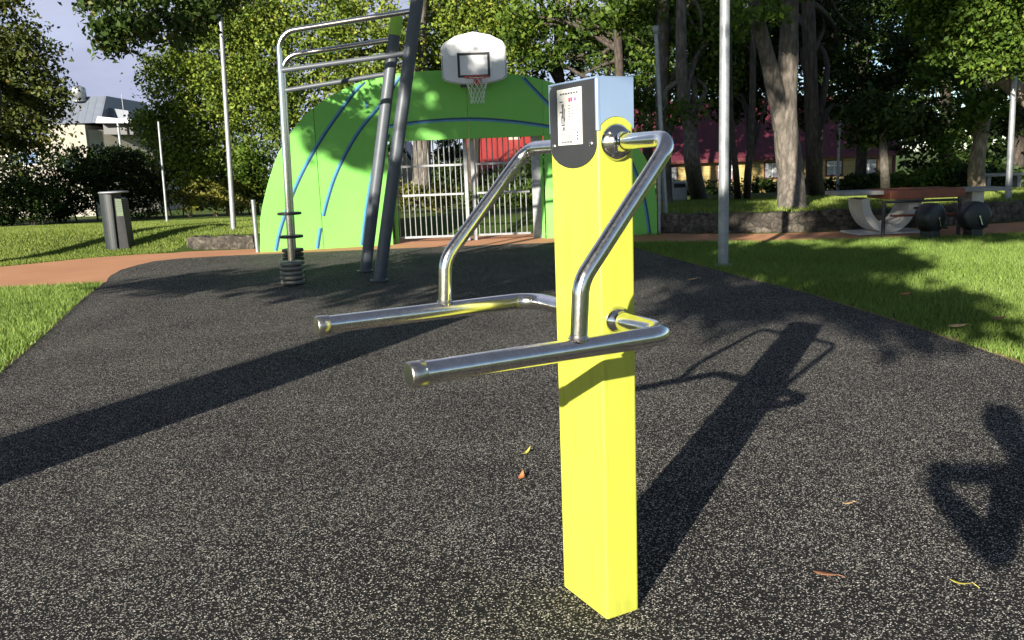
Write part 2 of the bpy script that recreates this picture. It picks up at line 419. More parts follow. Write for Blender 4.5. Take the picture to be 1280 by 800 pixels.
# ------------------------------------------------------------------ low stone walls
def stone_wall(name, P, h, label, th=.26):
    b = MB(); pts = []
    for (x0, y0), (x1, y1) in zip(P, P[1:]):
        n = max(1, int(math.hypot(x1-x0, y1-y0)/.12))
        pts += [(x0+(x1-x0)*k/n, y0+(y1-y0)*k/n) for k in range(n)]
    pts.append(P[-1]); rows = []
    for i, (x, y) in enumerate(pts):
        j = .02; hh = h+random.uniform(-.025, .025)
        rows.append([(x+random.uniform(-j, j), y+random.uniform(-j, j), -.05), (x+random.uniform(-j, j), y-.01+random.uniform(-j, j), hh*.33), (x+random.uniform(-j, j), y+random.uniform(-j, j), hh*.66),
                     (x+random.uniform(-j, j), y+.02+random.uniform(-j, j), hh), (x, y+th, hh+.005), (x, y+th, -.05)])
    v = [q for r_ in rows for q in r_]
    f = [(i*6+k, (i+1)*6+k, (i+1)*6+k+1, i*6+k+1) for i in range(len(rows)-1) for k in range(5)]
    f += [(0, 1, 2, 3, 4, 5), tuple((len(rows)-1)*6+k for k in (5, 4, 3, 2, 1, 0))]
    b.add(v, f, False)
    o = b.build(name, M['stone'])
    return tag(o, label, 'stone wall')
stone_wall('stone_wall', RW, .37, 'long low rough stone retaining wall along the right path under the trees')
stone_wall('stone_wall', [(-6.6, 17.47), (-5.1, 17.05)], .25, 'short low dark stone edging beside the left end of the green wall')

# ------------------------------------------------------------------ the dip station
TH = R(117.9); Lx = Vector((math.cos(TH), math.sin(TH), 0)); Rx = Vector((math.sin(TH), -math.cos(TH), 0)); Mx = -Rx; Nx = -Lx; UP = Vector((0, 0, 1))
PB = Vector((.268, 2.512, 0)); PA_, PB_, PHT = .266, .126, 1.687
PC = PB+Lx*PA_/2+Rx*PB_/2
st = thing('dip_station', 'bright yellow box post with two steel dip bars standing on black rubber', 'fitness station', (PC.x, PC.y, 0))
def pt(m, n, z): return PC+Mx*m+Nx*n+UP*z
MB().box(pt(0, 0, PHT/2-.02), (PA_, PB_, PHT+.04-.012), ax=(Lx, Rx, UP)).build('post', M['yellow'], st, bevel=.009, seg=3)
# silver sheet wrapping the head: side sheets with an arch left open round each flange, and a lid
FZ, LZ = 1.505, .975
def side_sheet(sgn):
    w = PB_/2+.0005; ra = .0735; o0 = PA_/2+.0025
    pts = [(-w, PHT+.001)]
    for k in range(17):
        m = -w+2*w*k/16; pts.append((m, FZ+math.sqrt(ra*ra-m*m)))
    pts += [(w, PHT+.001)]
    return MB().prism([pt(m, sgn*o0, z) for m, z in pts], Nx*sgn*(-.006))
cap = side_sheet(1).build('head_sheet', M['silver'], st); side_sheet(-1).build('head_sheet', M['silver'], st)
MB().box(pt(0, 0, PHT+.0015), (PA_+.005, PB_+.004, .006), ax=(Lx, Rx, UP)).build('head_lid', M['silver'], st, bevel=.002)
MB().box(pt(PB_/2-.003, PA_/2-.003, 1.612), (.014, .013, .150), ax=(Mx, Nx, UP)).build('corner_strip', M['silver'], st, bevel=.005, seg=3)
# dark information panel with a rounded lower edge, on the wide face
w = PA_/2-.0055; pts = []
zt = PHT-.002; zc = 1.500
pts = [(-w+.012, zt), (-w, zt-.012), (-w, zc)]
for k in range(1, 20):
    a = math.pi+math.pi*k/20; pts.append((w*math.cos(a), zc+.066*math.sin(a)))
pts += [(w, zc), (w, zt-.025), (w-.004, zt-.010), (w-.025, zt)]
ip = MB().prism([pt(PB_/2-.002, -n, z) for n, z in pts], Mx*.0062).build('info_panel', M['panel'], st, bevel=.0015)
lab = MB().box(pt(PB_/2+.0052, -.008, 1.587), (.003, .134, .166), ax=(Mx, Nx, UP)).build('info_label', M['label'], ip)
def mark(b, n, z, wn, hz): b.box(pt(PB_/2+.0072, -.008+n*.88, 1.587+(z-1.553)*.94), (.0016, wn*.88, hz*.94), ax=(Mx, Nx, UP))
b = MB()
for k in range(7): mark(b, -.050+k*.017, 1.626, .011, .005)              # heading line
fig = [(-.040, 1.588, .012, .014), (-.040, 1.566, .009, .030), (-.047, 1.545, .005, .026), (-.034, 1.541, .005, .022), (-.052, 1.570, .016, .004), (-.040, 1.528, .020, .004), (-.028, 1.560, .004, .04), (-.050, 1.602, .02, .003), (-.036, 1.518, .012, .008)]
for q in fig: mark(b, *q)
for k in range(12):
    mark(b, .002+.022*(k % 2), 1.588-.0085*(k//2), .014, .0016)
for k in range(2): mark(b, .050, 1.588-.012*k, .010, .0016)
mark(b, 0, 1.512, .128, .0014)
for k in range(5): mark(b, -.02+.004*(k % 3), 1.500-.006*k, .08-.01*(k % 2), .0013)
for k in range(3): mark(b, .050, 1.502-.010*k, .007, .006)
for k in range(4): mark(b, -.045+k*.018, 1.473, .013, .003)
b.build('print', M['ink'], lab)
b = MB(); mark(b, .004, 1.606, .010, .012); mark(b, .017, 1.606, .008, .012); b.build('print', M['ink_red'], lab)
b = MB(); mark(b, .040, 1.606, .012, .010); b.build('print', M['ink_blue'], lab)
for n in (-.104, .104):
    MB().lathe(pt(PB_/2+.003, n, 1.503), [(.0095, 0), (.0085, .004), (.005, .006), (0, .0062)], Mx, 16).build('screw', M['steel_cap'], ip)
# flanges and bars on both narrow faces
EB = .395
for sg in (1, -1):
    nn = Nx*sg
    f0 = pt(0, sg*(PA_/2+.0026), FZ); f1 = pt(.004, sg*(PA_/2+.0005), LZ)
    u_ = MB().lathe(f0, [(.054, 0), (.054, .003), (.050, .010), (.040, .019), (.030, .026), (.0255, .034), (.0245, .046)], nn, 40).build('flange', M['flange'], st)
    for q in range(2):
        d = (UP*.6+Mx*.8*(1 if q else -1)).normalized()
        MB().lathe(f0+d*.040+nn*.013, [(.007, 0), (.007, .006), (.003, .009), (0, .009)], nn, 12).build('bolt', M['steel_cap'], u_)
    MB().lathe(f1, [(.044, 0), (.044, .003), (.040, .012), (.033, .020), (.0290, .028)], nn, 40).build('flange', M['flange'], st)
    dm = 0.0 if sg == 1 else .03
    up = path([f0+nn*.03, pt(.0, sg*EB, FZ), pt(.300+dm, sg*EB, 1.150), pt(.312+dm, sg*EB, .985)], [.062, .11], 10)
    MB().tube(up, .0225, 24).build('handle_tube', M['steel'], st)
    lo = path([f1+nn*.014, pt(.004, sg*EB, LZ), pt(.752, sg*EB, LZ)], [.085], 12)
    MB().tube(lo, .0285, 28).build('dip_bar', M['steel'], st)
    MB().lathe(pt(.745, sg*EB, LZ), [(.0290, 0), (.0318, .001), (.0318, .036), (.0295, .040), (.027, .0405), (0, .0405)], Mx, 28).build('end_cap', M['steel_cap'], st)
    MB().lathe(pt(.312+dm, sg*EB, LZ+.026), [(.0285, 0), (.0255, .004), (.0225, .010)], UP, 24).build('weld_collar', M['steel_cap'], st)

# ------------------------------------------------------------------ goal wall
def wall_y(x):
    return lerp_line(x, [(-4.80, 16.15), (-2.27, 16.72), (.75, 16.86), (3.0, 16.80)])
OUT = [(325, 316), (324.5, 285), (327, 262), (337, 222), (352, 184), (383, 142), (430, 111), (475, 95.5), (515, 90), (552, 88), (600, 89.5), (648, 93.5), (690, 103), (735, 124), (775, 156), (800, 187), (811, 206), (818, 229), (821.5, 258), (822, 294)]
prof = []
for px, py in OUT:
    y = 16.5
    for _ in range(6): q = at(px, py, y); y = wall_y(q.x)
    prof.append((q.x, max(q.z, 0)))
prof = [(p.x, p.y) for p in catmull([(x, z, 0) for x, z in prof], 8)]
def top_z(x):
    for (x0, z0), (x1, z1) in zip(prof, prof[1:]):
        if x0 <= x <= x1 and x1 > x0: return z0+(z1-z0)*(x-x0)/(x1-x0)
    return .05
X0, X1 = prof[0][0]+.004, prof[-1][0]-.004
gw = thing('goal_wall', 'green dome shaped ball wall with blue curved lines and a steel goal gate', 'ball wall', (-.9, 16.6, 0))
GX0, GX1, GTOP = -2.27, .75, 1.985
def panel(xa, xb, zb, name='panel'):
    n = max(8, int((xb-xa)/.05)); v = []; f = []
    for i in range(n+1):
        x = xa+(xb-xa)*i/n; y = wall_y(x); z = max(top_z(x), zb+.02)
        v += [(x, y, zb), (x, y, z), (x, y+.10, z), (x, y+.10, zb)]
    for i in range(n):
        a = i*4; c = a+4
        f += [(a, c, c+1, a+1), (a+1, c+1, c+2, a+2), (a+2, c+2, c+3, a+3), (a+3, c+3, c, a)]
    f += [(0, 1, 2, 3), (n*4+3, n*4+2, n*4+1, n*4)]
    return MB().add(v, f).build(name, M['green'], gw, bevel=.006)
S1, S2 = -3.57, -.70
panel(X0, S1-.004, -.02); panel(S1+.004, GX0, -.02)
panel(GX0+.004, S2-.004, GTOP); panel(S2+.004, GX1-.004, GTOP); panel(GX1, X1, -.02)
def stripe(pix, w_=.034, gaps=()):
    P3 = []
    for px, py in pix:
        y = 16.5
        for _ in range(6): q = at(px, py, y); y = wall_y(q.x)
        P3.append(q)
    c = catmull(P3, 10)
    for off, mt in ((-.5, 'blue_l'), (.5, 'blue_d')):
        runs = [[]]
        for i, p in enumerate(c):
            t = (c[min(i+1, len(c)-1)]-c[max(i-1, 0)]); nrm = Vector((-t.z, 0, t.x)).normalized()
            a = p+nrm*(off-.5)*w_; bb = p+nrm*(off+.5)*w_
            ok = all(X0+.03 < k.x < X1-.02 and .0 <= k.z < top_z(k.x)-.01 for k in (a, bb)) and not any(abs(p.x-g) < .018 for g in gaps)
            if ok: runs[-1].append((a, bb))
            elif runs[-1]: runs.append([])
        for r_ in runs:
            if len(r_) < 2: continue
            mb = MB(); mb.ribbon([(a.x, wall_y(a.x)-.004, a.z) for a, _ in r_], [(q.x, wall_y(q.x)-.004, q.z) for _, q in r_])
            mb.build('painted_line', M[mt], gw)
stripe([(462, 96), (440, 119), (400, 176), (372, 228), (352, 282), (344, 318)], gaps=(S1,))
stripe([(500, 96), (478, 128), (446, 168), (419, 220), (403, 275), (396, 316)], gaps=(S1,))
stripe([(486, 168), (469, 205), (459, 255), (452, 310)])
stripe([(486, 158), (530, 152), (588, 149), (640, 152), (692, 159)], .034, gaps=(S2,))
stripe([(644, 86), (664, 108), (690, 135), (735, 185), (775, 245), (792, 300)])
stripe([(700, 108), (745, 140), (780, 185), (803, 240), (813, 300)])
q = at(455, 130, 16.4); MB().prism([(q.x+dx, wall_y(q.x)-.006, q.z+dz) for dx, dz in ((-.03, .06), (.0, .08), (.02, .03), (.045, -.02), (.02, -.075), (-.02, -.05))], (0, .004, 0)).build('emblem', M['blue_l'], gw)
# steel gate
GY = 17.12
gate = MB()
for xa, xb in ((GX0+.08, -.86), (-.60, GX1-.30)):
    for z in (.10, .93, 1.50): gate.box(((xa+xb)/2, GY, z), (xb-xa, .035, .045))
gate.build('gate_rail', M['galv'], gw, bevel=.004)
x = GX0+.10
while x < GX1-.28:
    if not -.88 < x < -.58: MB().tube([(x, GY-.001, .085), (x, GY-.001, GTOP+.05)], .012, 8).build('gate_bar', M['galv'], gw)
    x += .106
for x in (-.80, -.66): MB().box((x, GY, 1.0), (.075, .075, 2.04)).build('gate_post', M['galv'], gw, bevel=.008)
MB().box((GX1-.135, GY-.02, 1.0), (.23, .16, 2.04)).build('gate_post', M['galv_dull'], gw, bevel=.012)
MB().box((GX0+.035, GY, 1.0), (.07, .10, 2.04)).build('gate_post', M['galv'], gw, bevel=.008)
MB().tube([(X1+.045, wall_y(X1)+.05, -.02), (X1+.045, wall_y(X1)+.05, 1.55)], .04, 14).build('side_post', M['galv'], gw)
for x in (GX0+.05, GX1-.05): MB().box((x, 17.02, 1.0), (.06, .12, 2.0)).build('jamb', M['green'], gw, bevel=.005)
sp = on_ground(322, 314)
o = MB().tube([(X0-.07, 16.25, -.03), (X0-.07, 16.25, .98)], .042, 16).lathe((X0-.07, 16.25, .98), [(.046, 0), (.046, .012), (0, .016)], n=16).build('bollard', M['galv'], loc=(X0-.07, 16.25, 0))
tag(o, 'short round galvanised post beside the left edge of the green wall', 'bollard')

# ------------------------------------------------------------------ basketball hoop
hp = thing('basketball_hoop', 'white fan shaped basketball backboard with red rim above the green wall', 'basketball hoop', (-.52, 16.86, 2.9))
BY = 16.30
bo = [(-1.12, 3.08), (-1.12, 3.60), (-1.06, 3.70), (-.84, 3.82), (-.52, 3.885), (-.20, 3.82), (.02, 3.70), (.08, 3.60), (.08, 3.08), (.03, 3.03), (-.12, 2.985), (-.30, 2.955), (-.74, 2.955), (-.92, 2.985), (-1.07, 3.03)]
bd = MB().prism([(x, BY, z) for x, z in bo], (0, .03, 0)).build('backboard', M['board'], hp, bevel=.006)
def inset(k): return [(-.52+(x+.52)*k, 3.40+(z-3.40)*k) for x, z in bo]
a, c = inset(.955), inset(.985); mb = MB()
mb.ribbon([(x, BY-.003, z) for x, z in a+a[:1]], [(x, BY-.003, z) for x, z in c+c[:1]]); mb.build('border_line', M['galv_dull'], bd)
mb = MB(); x0, x1, z0, z1, t = -.825, -.225, 3.075, 3.515, .045
for ax_, az_, bx, bz in ((x0, z0, x1, z0+t), (x0, z1-t, x1, z1), (x0, z0+t, x0+t, z1-t), (x1-t, z0+t, x1, z1-t)):
    mb.add([(ax_, BY-.0045, az_), (bx, BY-.0045, az_), (bx, BY-.0045, bz), (ax_, BY-.0045, bz)], [(0, 1, 2, 3)])
mb.build('target_square', M['black'], bd)
RC = Vector((-.47, BY-.42, 3.035)); rr = .225
ring = [RC+Vector((math.cos(2*math.pi*k/40)*rr, math.sin(2*math.pi*k/40)*rr, 0)) for k in range(41)]
rm = MB().tube(ring, .011, 10, caps=False)
rm.box((RC.x, BY-.09, 3.02), (.13, .21, .012)); rm.box((RC.x, BY-.012, 2.995), (.15, .02, .12))
rm.prism([(RC.x-.05, BY-.02, 3.01), (RC.x-.05, BY-.20, 3.01), (RC.x-.05, BY-.02, 2.93)], (.1, 0, 0))
rm.build('rim', M['rim'], hp)
net = MB(); n = 12; lev = [(.222, 0), (.20, -.07), (.175, -.14), (.15, -.22), (.13, -.30), (.12, -.38), (.125, -.45)]
for k in range(n):
    for sgn in (1, -1):
        pp = []
        for j, (r_, h) in enumerate(lev):
            a = 2*math.pi*(k+sgn*j*.5)/n; pp.append(RC+Vector((math.cos(a)*r_, math.sin(a)*r_, h-.008)))
        net.tube(pp, .0042, 5, caps=False)
net.build('net', M['net'], hp)
mb = MB(); mb.box((-.52, (BY+16.86)/2+.02, 3.04), (.5, 16.86-BY-.0, .05)); mb.box((-.52, (BY+16.9)/2+.02, 3.30), (.08, 16.9-BY-.02, .06)); mb.box((-.72, BY+.1, 2.94), (.14, .18, .05))
mb.build('wall_bracket', M['blackmetal'], hp)

# ------------------------------------------------------------------ pull-up and weight station
pu = thing('pull_up_station', 'tall leaning grey poles joined by steel bars to a silver post carrying weight discs', 'fitness station', (-2.2, 11.7, 0))
def leg(foot, top, r=.082):
    foot, top = Vector(foot), Vector(top)
    o = MB().tube([foot-(top-foot).normalized()*.06, top], r, 26).build('leg', M['grey'], pu)
    d = (top-foot).normalized()
    MB().lathe(top, [(r+.003, -.24), (r+.003, .0), (r*.9, .02), (0, .022)], d, 26).build('leg_cap', M['lime'], o)
    MB().lathe(foot, [(r+.035, .016), (r+.035, .030), (r+.002, .034)], UP, 26).build('foot_collar', M['grey'], o)
leg((-1.74, 11.2, 0), (-1.03+.29, 11.2, 3.53+1.45)); leg((-2.11, 12.35, 0), (-1.435, 12.35, 3.52))
def upright(x, y, z, xe, ze, xb, zb, r=.046, xa2=None):
    top = path([(x, y, 0), (x+.08, y, z), (xe, y, ze)], [.24], 10)
    MB().tube(top, [r if p.z < z-.3 else .036 for p in top], 20).build('upright', M['steel'], pu)
    MB().tube([(x+.08, y, z-.46), (xb, y, zb)], .033, 18).build('crossbar', M['grey'], pu)
upright(-2.88, 11.2, 3.20, -1.10, 3.40, -1.20, 2.89)
upright(-3.14, 12.35, 3.06, -1.50, 3.23, -1.62, 2.77)
def disc(x, y, z, r, h, m): MB().lathe((x, y, z), [(.048, -h/2), (r-.01, -h/2), (r, -h/2+.008), (r, h/2-.008), (r-.01, h/2), (.048, h/2), (.048, -h/2)], UP, 36).build('weight_disc', m, pu)
for k in range(5): disc(-2.88+.001*k, 11.2, .045+k*.062, .155, .050, M['plate_rim'])
for z in (.64, .94): disc(-2.85, 11.2, z, .155, .034, M['plate'])
for k in range(6): disc(-3.14, 12.35, .05+k*.062, .155, .046, M['plate'])

# ------------------------------------------------------------------ litter bin left
bp = Vector((-8.0, 17.55, ground_z(-8.0, 17.55)))
lb = thing('litter_bin', 'dark grey round litter bin with slanted pale sign on the left lawn', 'litter bin', bp)
v = [];
for h, lean in ((-.03, 0), (1.12, -.02)):
    for k in range(25):
        a = R(70)+R(220)*k/24; v.append((bp.x-.04+.235*math.cos(a)*(1+h*.05), bp.y+.02+.235*math.sin(a), bp.z+h))
f = [(k, k+1, 26+k, 25+k) for k in range(24)]+[(24, 0, 25, 49), tuple(range(24, -1, -1)), tuple(range(25, 50))]
MB().add(v, f).build('body', M['bin'], lb, bevel=.01)
dr = MB().prism([(bp.x+.05, bp.y-.155, bp.z-.02), (bp.x+.235, bp.y-.11, bp.z-.02), (bp.x+.20, bp.y-.11, bp.z+1.0), (bp.x+.05, bp.y-.155, bp.z+1.04)], (0, .29, 0)).build('door', M['panel'], lb, bevel=.008)
sg_ = MB().prism([(bp.x+.085, bp.y-.152, bp.z+.66), (bp.x+.205, bp.y-.123, bp.z+.66), (bp.x+.193, bp.y-.122, bp.z+1.0), (bp.x+.085, bp.y-.150, bp.z+1.01)], (0, -.004, 0)).build('sign', M['sign'], dr)
mb = MB()
for k in range(5): mb.box((bp.x+.145, bp.y-.1445, bp.z+.96-.05*k), (.075, .003, .014), rz=.24)
mb.build('print', M['ink'], sg_)
MB().lathe((bp.x+.0, bp.y, bp.z+1.125), [(0, 0), (.275, 0), (.285, .01), (.285, .026), (.27, .034), (0, .04)], n=40).build('lid', M['galv_dull'], lb)

# ------------------------------------------------------------------ lamp posts and poles
def lamp(px, py, ptop, r0, r1, label, head, base=None, cat='lamp post', group=None):
    g = base or on_ground(px, py)
    hgt = None
    best = 1e9
    for k in range(200, 1200):
        z = k*.01; P = project(Vector((g.x, g.y, g.z+z)))
        if abs(P[1]-ptop[1]) < best: best = abs(P[1]-ptop[1]); hgt = z
    # small real lean so that the top stands where the photo shows it
    T = at(*ptop, g.y); lean = max(-.12, min(.12, (T.x-g.x)/hgt)) if ptop[1] > 0 else 0
    tp = Vector((g.x+lean*hgt, g.y, g.z+hgt))
    t = thing('lamp_post', label, cat, g, group)
    MB().tube([g-UP*.05, g.lerp(tp, .5), tp], [r0, (r0+r1)/2, r1], 18).build('pole', M['galv_dull'], t)
    MB().lathe(g, [(r0*1.9, -.02), (r0*1.9, .018), (r0*1.05, .024)], n=20).build('base_plate', M['galv_dull'], t)
    if head == 'top':
        MB().lathe(tp, [(r1*.9, 0), (r1*1.5, .02), (r1*1.6, .12), (r1*1.2, .15), (0, .16)], n=18).build('lamp_head', M['galv_dull'], t)
    elif head == 'arm':
        h = MB(); h.box(tp+Vector((.10, 0, .05)), (.42, .16, .055)); h.build('lamp_head', M['galv_dull'], t, bevel=.015)
    return t
def project(P):
    P = P-Vector((0, 0, HCAM)); z = P.y*math.cos(PITCH)-P.z*math.sin(PITCH); y = P.y*math.sin(PITCH)+P.z*math.cos(PITCH); x = P.x
    x, y = x/z, y/z; c, s = math.cos(ROLL), math.sin(ROLL)
    return 640+FPX*(c*x+s*y), 400-FPX*(-s*x+c*y)
lamp(292, 287, (276, 27), .058, .045, 'pale steel lamp post rising from the grass left of the green wall', 'top')
lamp(208, 265, (198, 152), .036, .03, 'thin pale steel post standing before the dark shrubs on the left', 'none', base=Vector((at(208, 268, 24.3).x, 24.3, ground_z(-9.5, 24.3))), cat='post')
lamp(1260, 250, (1270, 50), .062, .05, 'pale lamp post with a short flat head at the right edge of the picture', 'arm')
lamp(1047, 240, (1050, 116), .05, .035, 'thin pale steel post in front of the yellow house windows', 'none', cat='post')
lamp(823.5, 289, (820, 42), .045, .04, 'slim steel lamp post just behind the right end of the green wall', 'top', base=Vector((3.2, 17.35, ground_z(3.2, 17.35))))
lamp(904, 332, (908, -160), .068, .062, 'thick galvanised steel lamp post on the right lawn, its top out of frame', 'top')

# ------------------------------------------------------------------ right: table, bench, hand cycles
tb = thing('game_table', 'long grey table with a red brown middle board on a white curved concrete leg', 'table', (7.2, 15.3, 0))
def slab(xa, xb, z, yc, d, th, name, m):
    MB().box(((xa+xb)/2, yc, z), (xb-xa, d, th)).build(name, m, tb, bevel=.012)
slab(5.80, 6.56, .735, 15.3, .75, .07, 'table_top', M['concrete']); slab(7.88, 8.80, .72, 15.3, .75, .06, 'table_top', M['concrete'])
slab(6.57, 7.87, .70, 15.2, .95, .155, 'middle_board', M['redwood'])
# U-shaped leg: a thick curved band
inn = []; outr = []
for k in range(25):
    a = math.pi+math.pi*k/24
    outr.append((6.72+.50*math.cos(a), .62+.60*math.sin(a)*1.0)); inn.append((6.72+.36*math.cos(a), .64+.47*math.sin(a)))
prf = outr+inn[::-1]
cl = MB(); nn_ = len(outr)
for k in range(nn_-1):
    P4 = [outr[k], outr[k+1], inn[k+1], inn[k]]
    A = [(x, 15.05, z) for x, z in P4]; Bq = [(x, 15.65, z) for x, z in P4]
    cl.add(A+Bq, [(0, 1, 2, 3), (7, 6, 5, 4), (0, 4, 5, 1), (2, 6, 7, 3)])
cl.add([(outr[0][0], 15.05, outr[0][1]), (inn[0][0], 15.05, inn[0][1]), (inn[0][0], 15.65, inn[0][1]), (outr[0][0], 15.65, outr[0][1])], [(0, 1, 2, 3)])
cl.build('curved_leg', M['concrete_w'], tb)
MB().box((6.75, 15.35, .022), (1.25, .8, .03)).build('foot_plate', M['concrete_w'], tb, bevel=.006)
MB().prism([(7.02, 15.2, .40), (7.22, 15.2, .62), (7.42, 15.2, .62), (7.30, 15.2, .40)], (0, .4, 0)).build('side_support', M['concrete_w'], tb, bevel=.01)
MB().box((8.30, 15.35, .36), (.22, .5, .70)).build('end_support', M['concrete_w'], tb, bevel=.02)
def hand_cycle(x, y, yaw, label):
    t = thing('hand_cycle', label, 'hand cycle', (x, y, .0), 'hand cycles by the table')
    ax = Vector((math.sin(yaw), -math.cos(yaw), 0)); sx = Vector((math.cos(yaw), math.sin(yaw), 0)); g0 = ground_z(x, y)
    c = Vector((x, y, .345))
    MB().box((x, y, .10), (.20, .24, .24), rz=yaw).build('pedestal', M['blackmetal'], t, bevel=.02)
    MB().lathe(c, [(0, -.13), (.20, -.13), (.235, -.11), (.242, -.05), (.242, .05), (.235, .11), (.20, .13), (.05, .135), (0, .135)], ax, 40).build('wheel_housing', M['blackmetal'], t)
    for s_ in (1, -1):
        e = c+ax*.15*s_
        d = (UP*(-1)+sx*.35).normalized()*s_
        k = MB().tube([c+ax*.13*s_, e, e+ax*.015*s_], .018, 10).tube([e, e+d*.17], .014, 10).build('crank', M['steel'], t)
        MB().tube([e+d*.165, e+d*.165+ax*.12*s_], .020, 12).build('grip', M['plate'], k)
hand_cycle(6.93, 14.0, R(28), 'black hand cycle wheel on a pedestal below the red brown table board')
hand_cycle(7.64, 14.0, R(5), 'black hand cycle wheel on a pedestal nearest the right end of the table')
hf = thing('handrail_frame', 'thin black metal handrail frame between the hand cycle wheels and the table', 'handrail', (6.8, 14.4, 0))
for x in (6.34, 7.62): MB().tube([(x, 14.42, -.02), (x, 14.42, .62)], .032, 14).build('upright', M['blackmetal'], hf)
MB().tube([(6.34, 14.42, .60), (7.62, 14.42, .60)], .022, 12).build('top_rail', M['blackmetal'], hf)
MB().box((7.05, 14.46, .36), (1.1, .14, .03)).build('seat_board', M['redwood'], hf, bevel=.006)
fb = on_ground(1250, 236)
o = MB().box((fb.x, fb.y, fb.z+.42), (1.3, .5, .09)).box((fb.x-.45, fb.y, fb.z+.18), (.12, .4, .40)).box((fb.x+.45, fb.y, fb.z+.18), (.12, .4, .40)).build('park_bench', M['concrete'], loc=fb, bevel=.015)
tag(o, 'plain grey concrete slab bench far off beside the right lamp post', 'bench')
gb = on_ground(848, 252)
tr = thing('litter_bin', 'light grey box litter bin with dark slot under the trees', 'litter bin', gb)
MB().box((gb.x, gb.y, gb.z+.26), (.44, .40, .56)).build('body', M['bin_grey'], tr, bevel=.02)
MB().box((gb.x, gb.y-.19, gb.z+.47), (.34, .04, .11)).build('slot', M['blackmetal'], tr, bevel=.006)
MB().box((gb.x, gb.y, gb.z+.565), (.46, .42, .05)).build('lid', M['bin_grey'], tr, bevel=.015)

# ------------------------------------------------------------------ foliage
def leaf_mesh(name, centers, normals_up, size, tone, aspect=.55):
    n = len(centers)
    d = rng.normal(size=(n, 3)); d /= np.linalg.norm(d, axis=1)[:, None]
    nr = rng.normal(size=(n, 3))+np.array([0, 0, normals_up]); nr -= d*(nr*d).sum(1)[:, None]; nr /= np.linalg.norm(nr, axis=1)[:, None]
    s = np.cross(nr, d); sz = (size*rng.uniform(.6, 1.35, n))[:, None]
    P = np.stack([centers-d*sz*.5, centers+s*sz*aspect*.5+nr*sz*.10, centers+d*sz*.5-nr*sz*.08, centers-s*sz*aspect*.5+nr*sz*.10], 1).reshape(-1, 3)
    me = bpy.data.meshes.new(name)
    me.vertices.add(4*n); me.vertices.foreach_set('co', P.astype(np.float32).ravel())
    me.loops.add(4*n); me.loops.foreach_set('vertex_index', np.arange(4*n, dtype=np.int32))
    me.polygons.add(n); me.polygons.foreach_set('loop_start', np.arange(0, 4*n, 4, dtype=np.int32))
    me.update(calc_edges=True)
    at_ = me.attributes.new('tone', 'FLOAT', 'FACE'); at_.data.foreach_set('value', np.clip(tone, 0, 1).astype(np.float32))
    return me
def crown_points(lobes, n, clump=.42, per=26, shell=.55, pw=.8):
    vol = np.array([l[3]*l[4]*l[5] for l in lobes])**pw; k = max(1, n//per)
    idx = rng.choice(len(lobes), k, p=vol/vol.sum())
    Lb = np.array([l[:6] for l in lobes])[idx]
    d = rng.normal(size=(k, 3)); d /= np.linalg.norm(d, axis=1)[:, None]
    r = rng.uniform(0, 1, k)**(1/3)*(1-shell)+shell*rng.uniform(.75, 1.05, k)
    r = np.where(rng.random(k) < .35, rng.random(k)**.6, r)
    c = Lb[:, :3]+d*r[:, None]*Lb[:, 3:6]
    t = rng.uniform(.1, .8, k)
    o = rng.normal(size=(k, per, 3))*clump*np.array([.5, .5, .32])
    P = (c[:, None]+o).reshape(-1, 3); T = (t[:, None]+rng.normal(size=(k, per))*.16).ravel()
    return P, T, c
def foliage(name, P, T, up, size, mat, parent, aspect=.6):
    og = np.array(origin(parent))
    me = leaf_mesh(name, P-og, up, size, T, aspect); me.materials.append(mat)
    o = bpy.data.objects.new(name, me); COL.objects.link(o); o.parent = parent
    return o
def tree(label, trunk, radii, lobes, n, size, leaf, bk, group=None, cat='tree', name='tree', clump=.42, per=26, limbs=True, extra=(), shell=.55, nl=7, pw=.8):
    """trunk: list of points; lobes: (x,y,z,rx,ry,rz)"""
    tk = [Vector(p) for p in trunk]
    root = thing(name, label, cat, tk[0], group)
    c = catmull(tk, 6); rr_ = np.interp(np.linspace(0, 1, len(c)), np.linspace(0, 1, len(radii)), radii)
    rr_ = [r_*(1+random.uniform(-.05, .05)) for r_ in rr_]; rr_[0] *= 1.25
    c[0] = c[0]-UP*.1
    mb = MB().tube(c, list(map(float, rr_)), 14)
    for pts, rads in extra:
        cc = catmull(pts, 6); ra = np.interp(np.linspace(0, 1, len(cc)), np.linspace(0, 1, len(rads)), rads)
        mb.tube(cc, list(map(float, ra)), 10)
    P, T, cc_ = crown_points(lobes, n, clump, per, shell, pw)
    if limbs:
        tgt = [Vector(l[:3]) for l in lobes]+[Vector(cc_[random.randrange(len(cc_))]) for _ in range(nl)]
        for t in tgt:
            k = random.randrange(len(c)//3, len(c)); base = c[k]; r0 = min(rr_[k]*.55, .14)
            if (t-base).length < .4: continue
            m1 = base.lerp(t, .4)+Vector((random.uniform(-.3, .3), random.uniform(-.3, .3), (t-base).length*.10)); m2 = base.lerp(t, .75)+Vector((random.uniform(-.3, .3), random.uniform(-.3, .3), (t-base).length*.06))
            q = catmull([base, m1, m2, t], 4); mb.tube(q, [float(x) for x in np.linspace(r0, .015, len(q))], 7, caps=False)
    mb.build('trunk', bk, root)
    foliage('crown', P, T, .6, size, leaf, root)
    return root
def lob(px, py, D, rx, ry=None, dz=1.0):
    c = at(px, py, D); k = D/FPX; ry = ry or rx
    return (c.x, c.y, c.z, rx*k, max(rx, ry)*k*dz, ry*k)
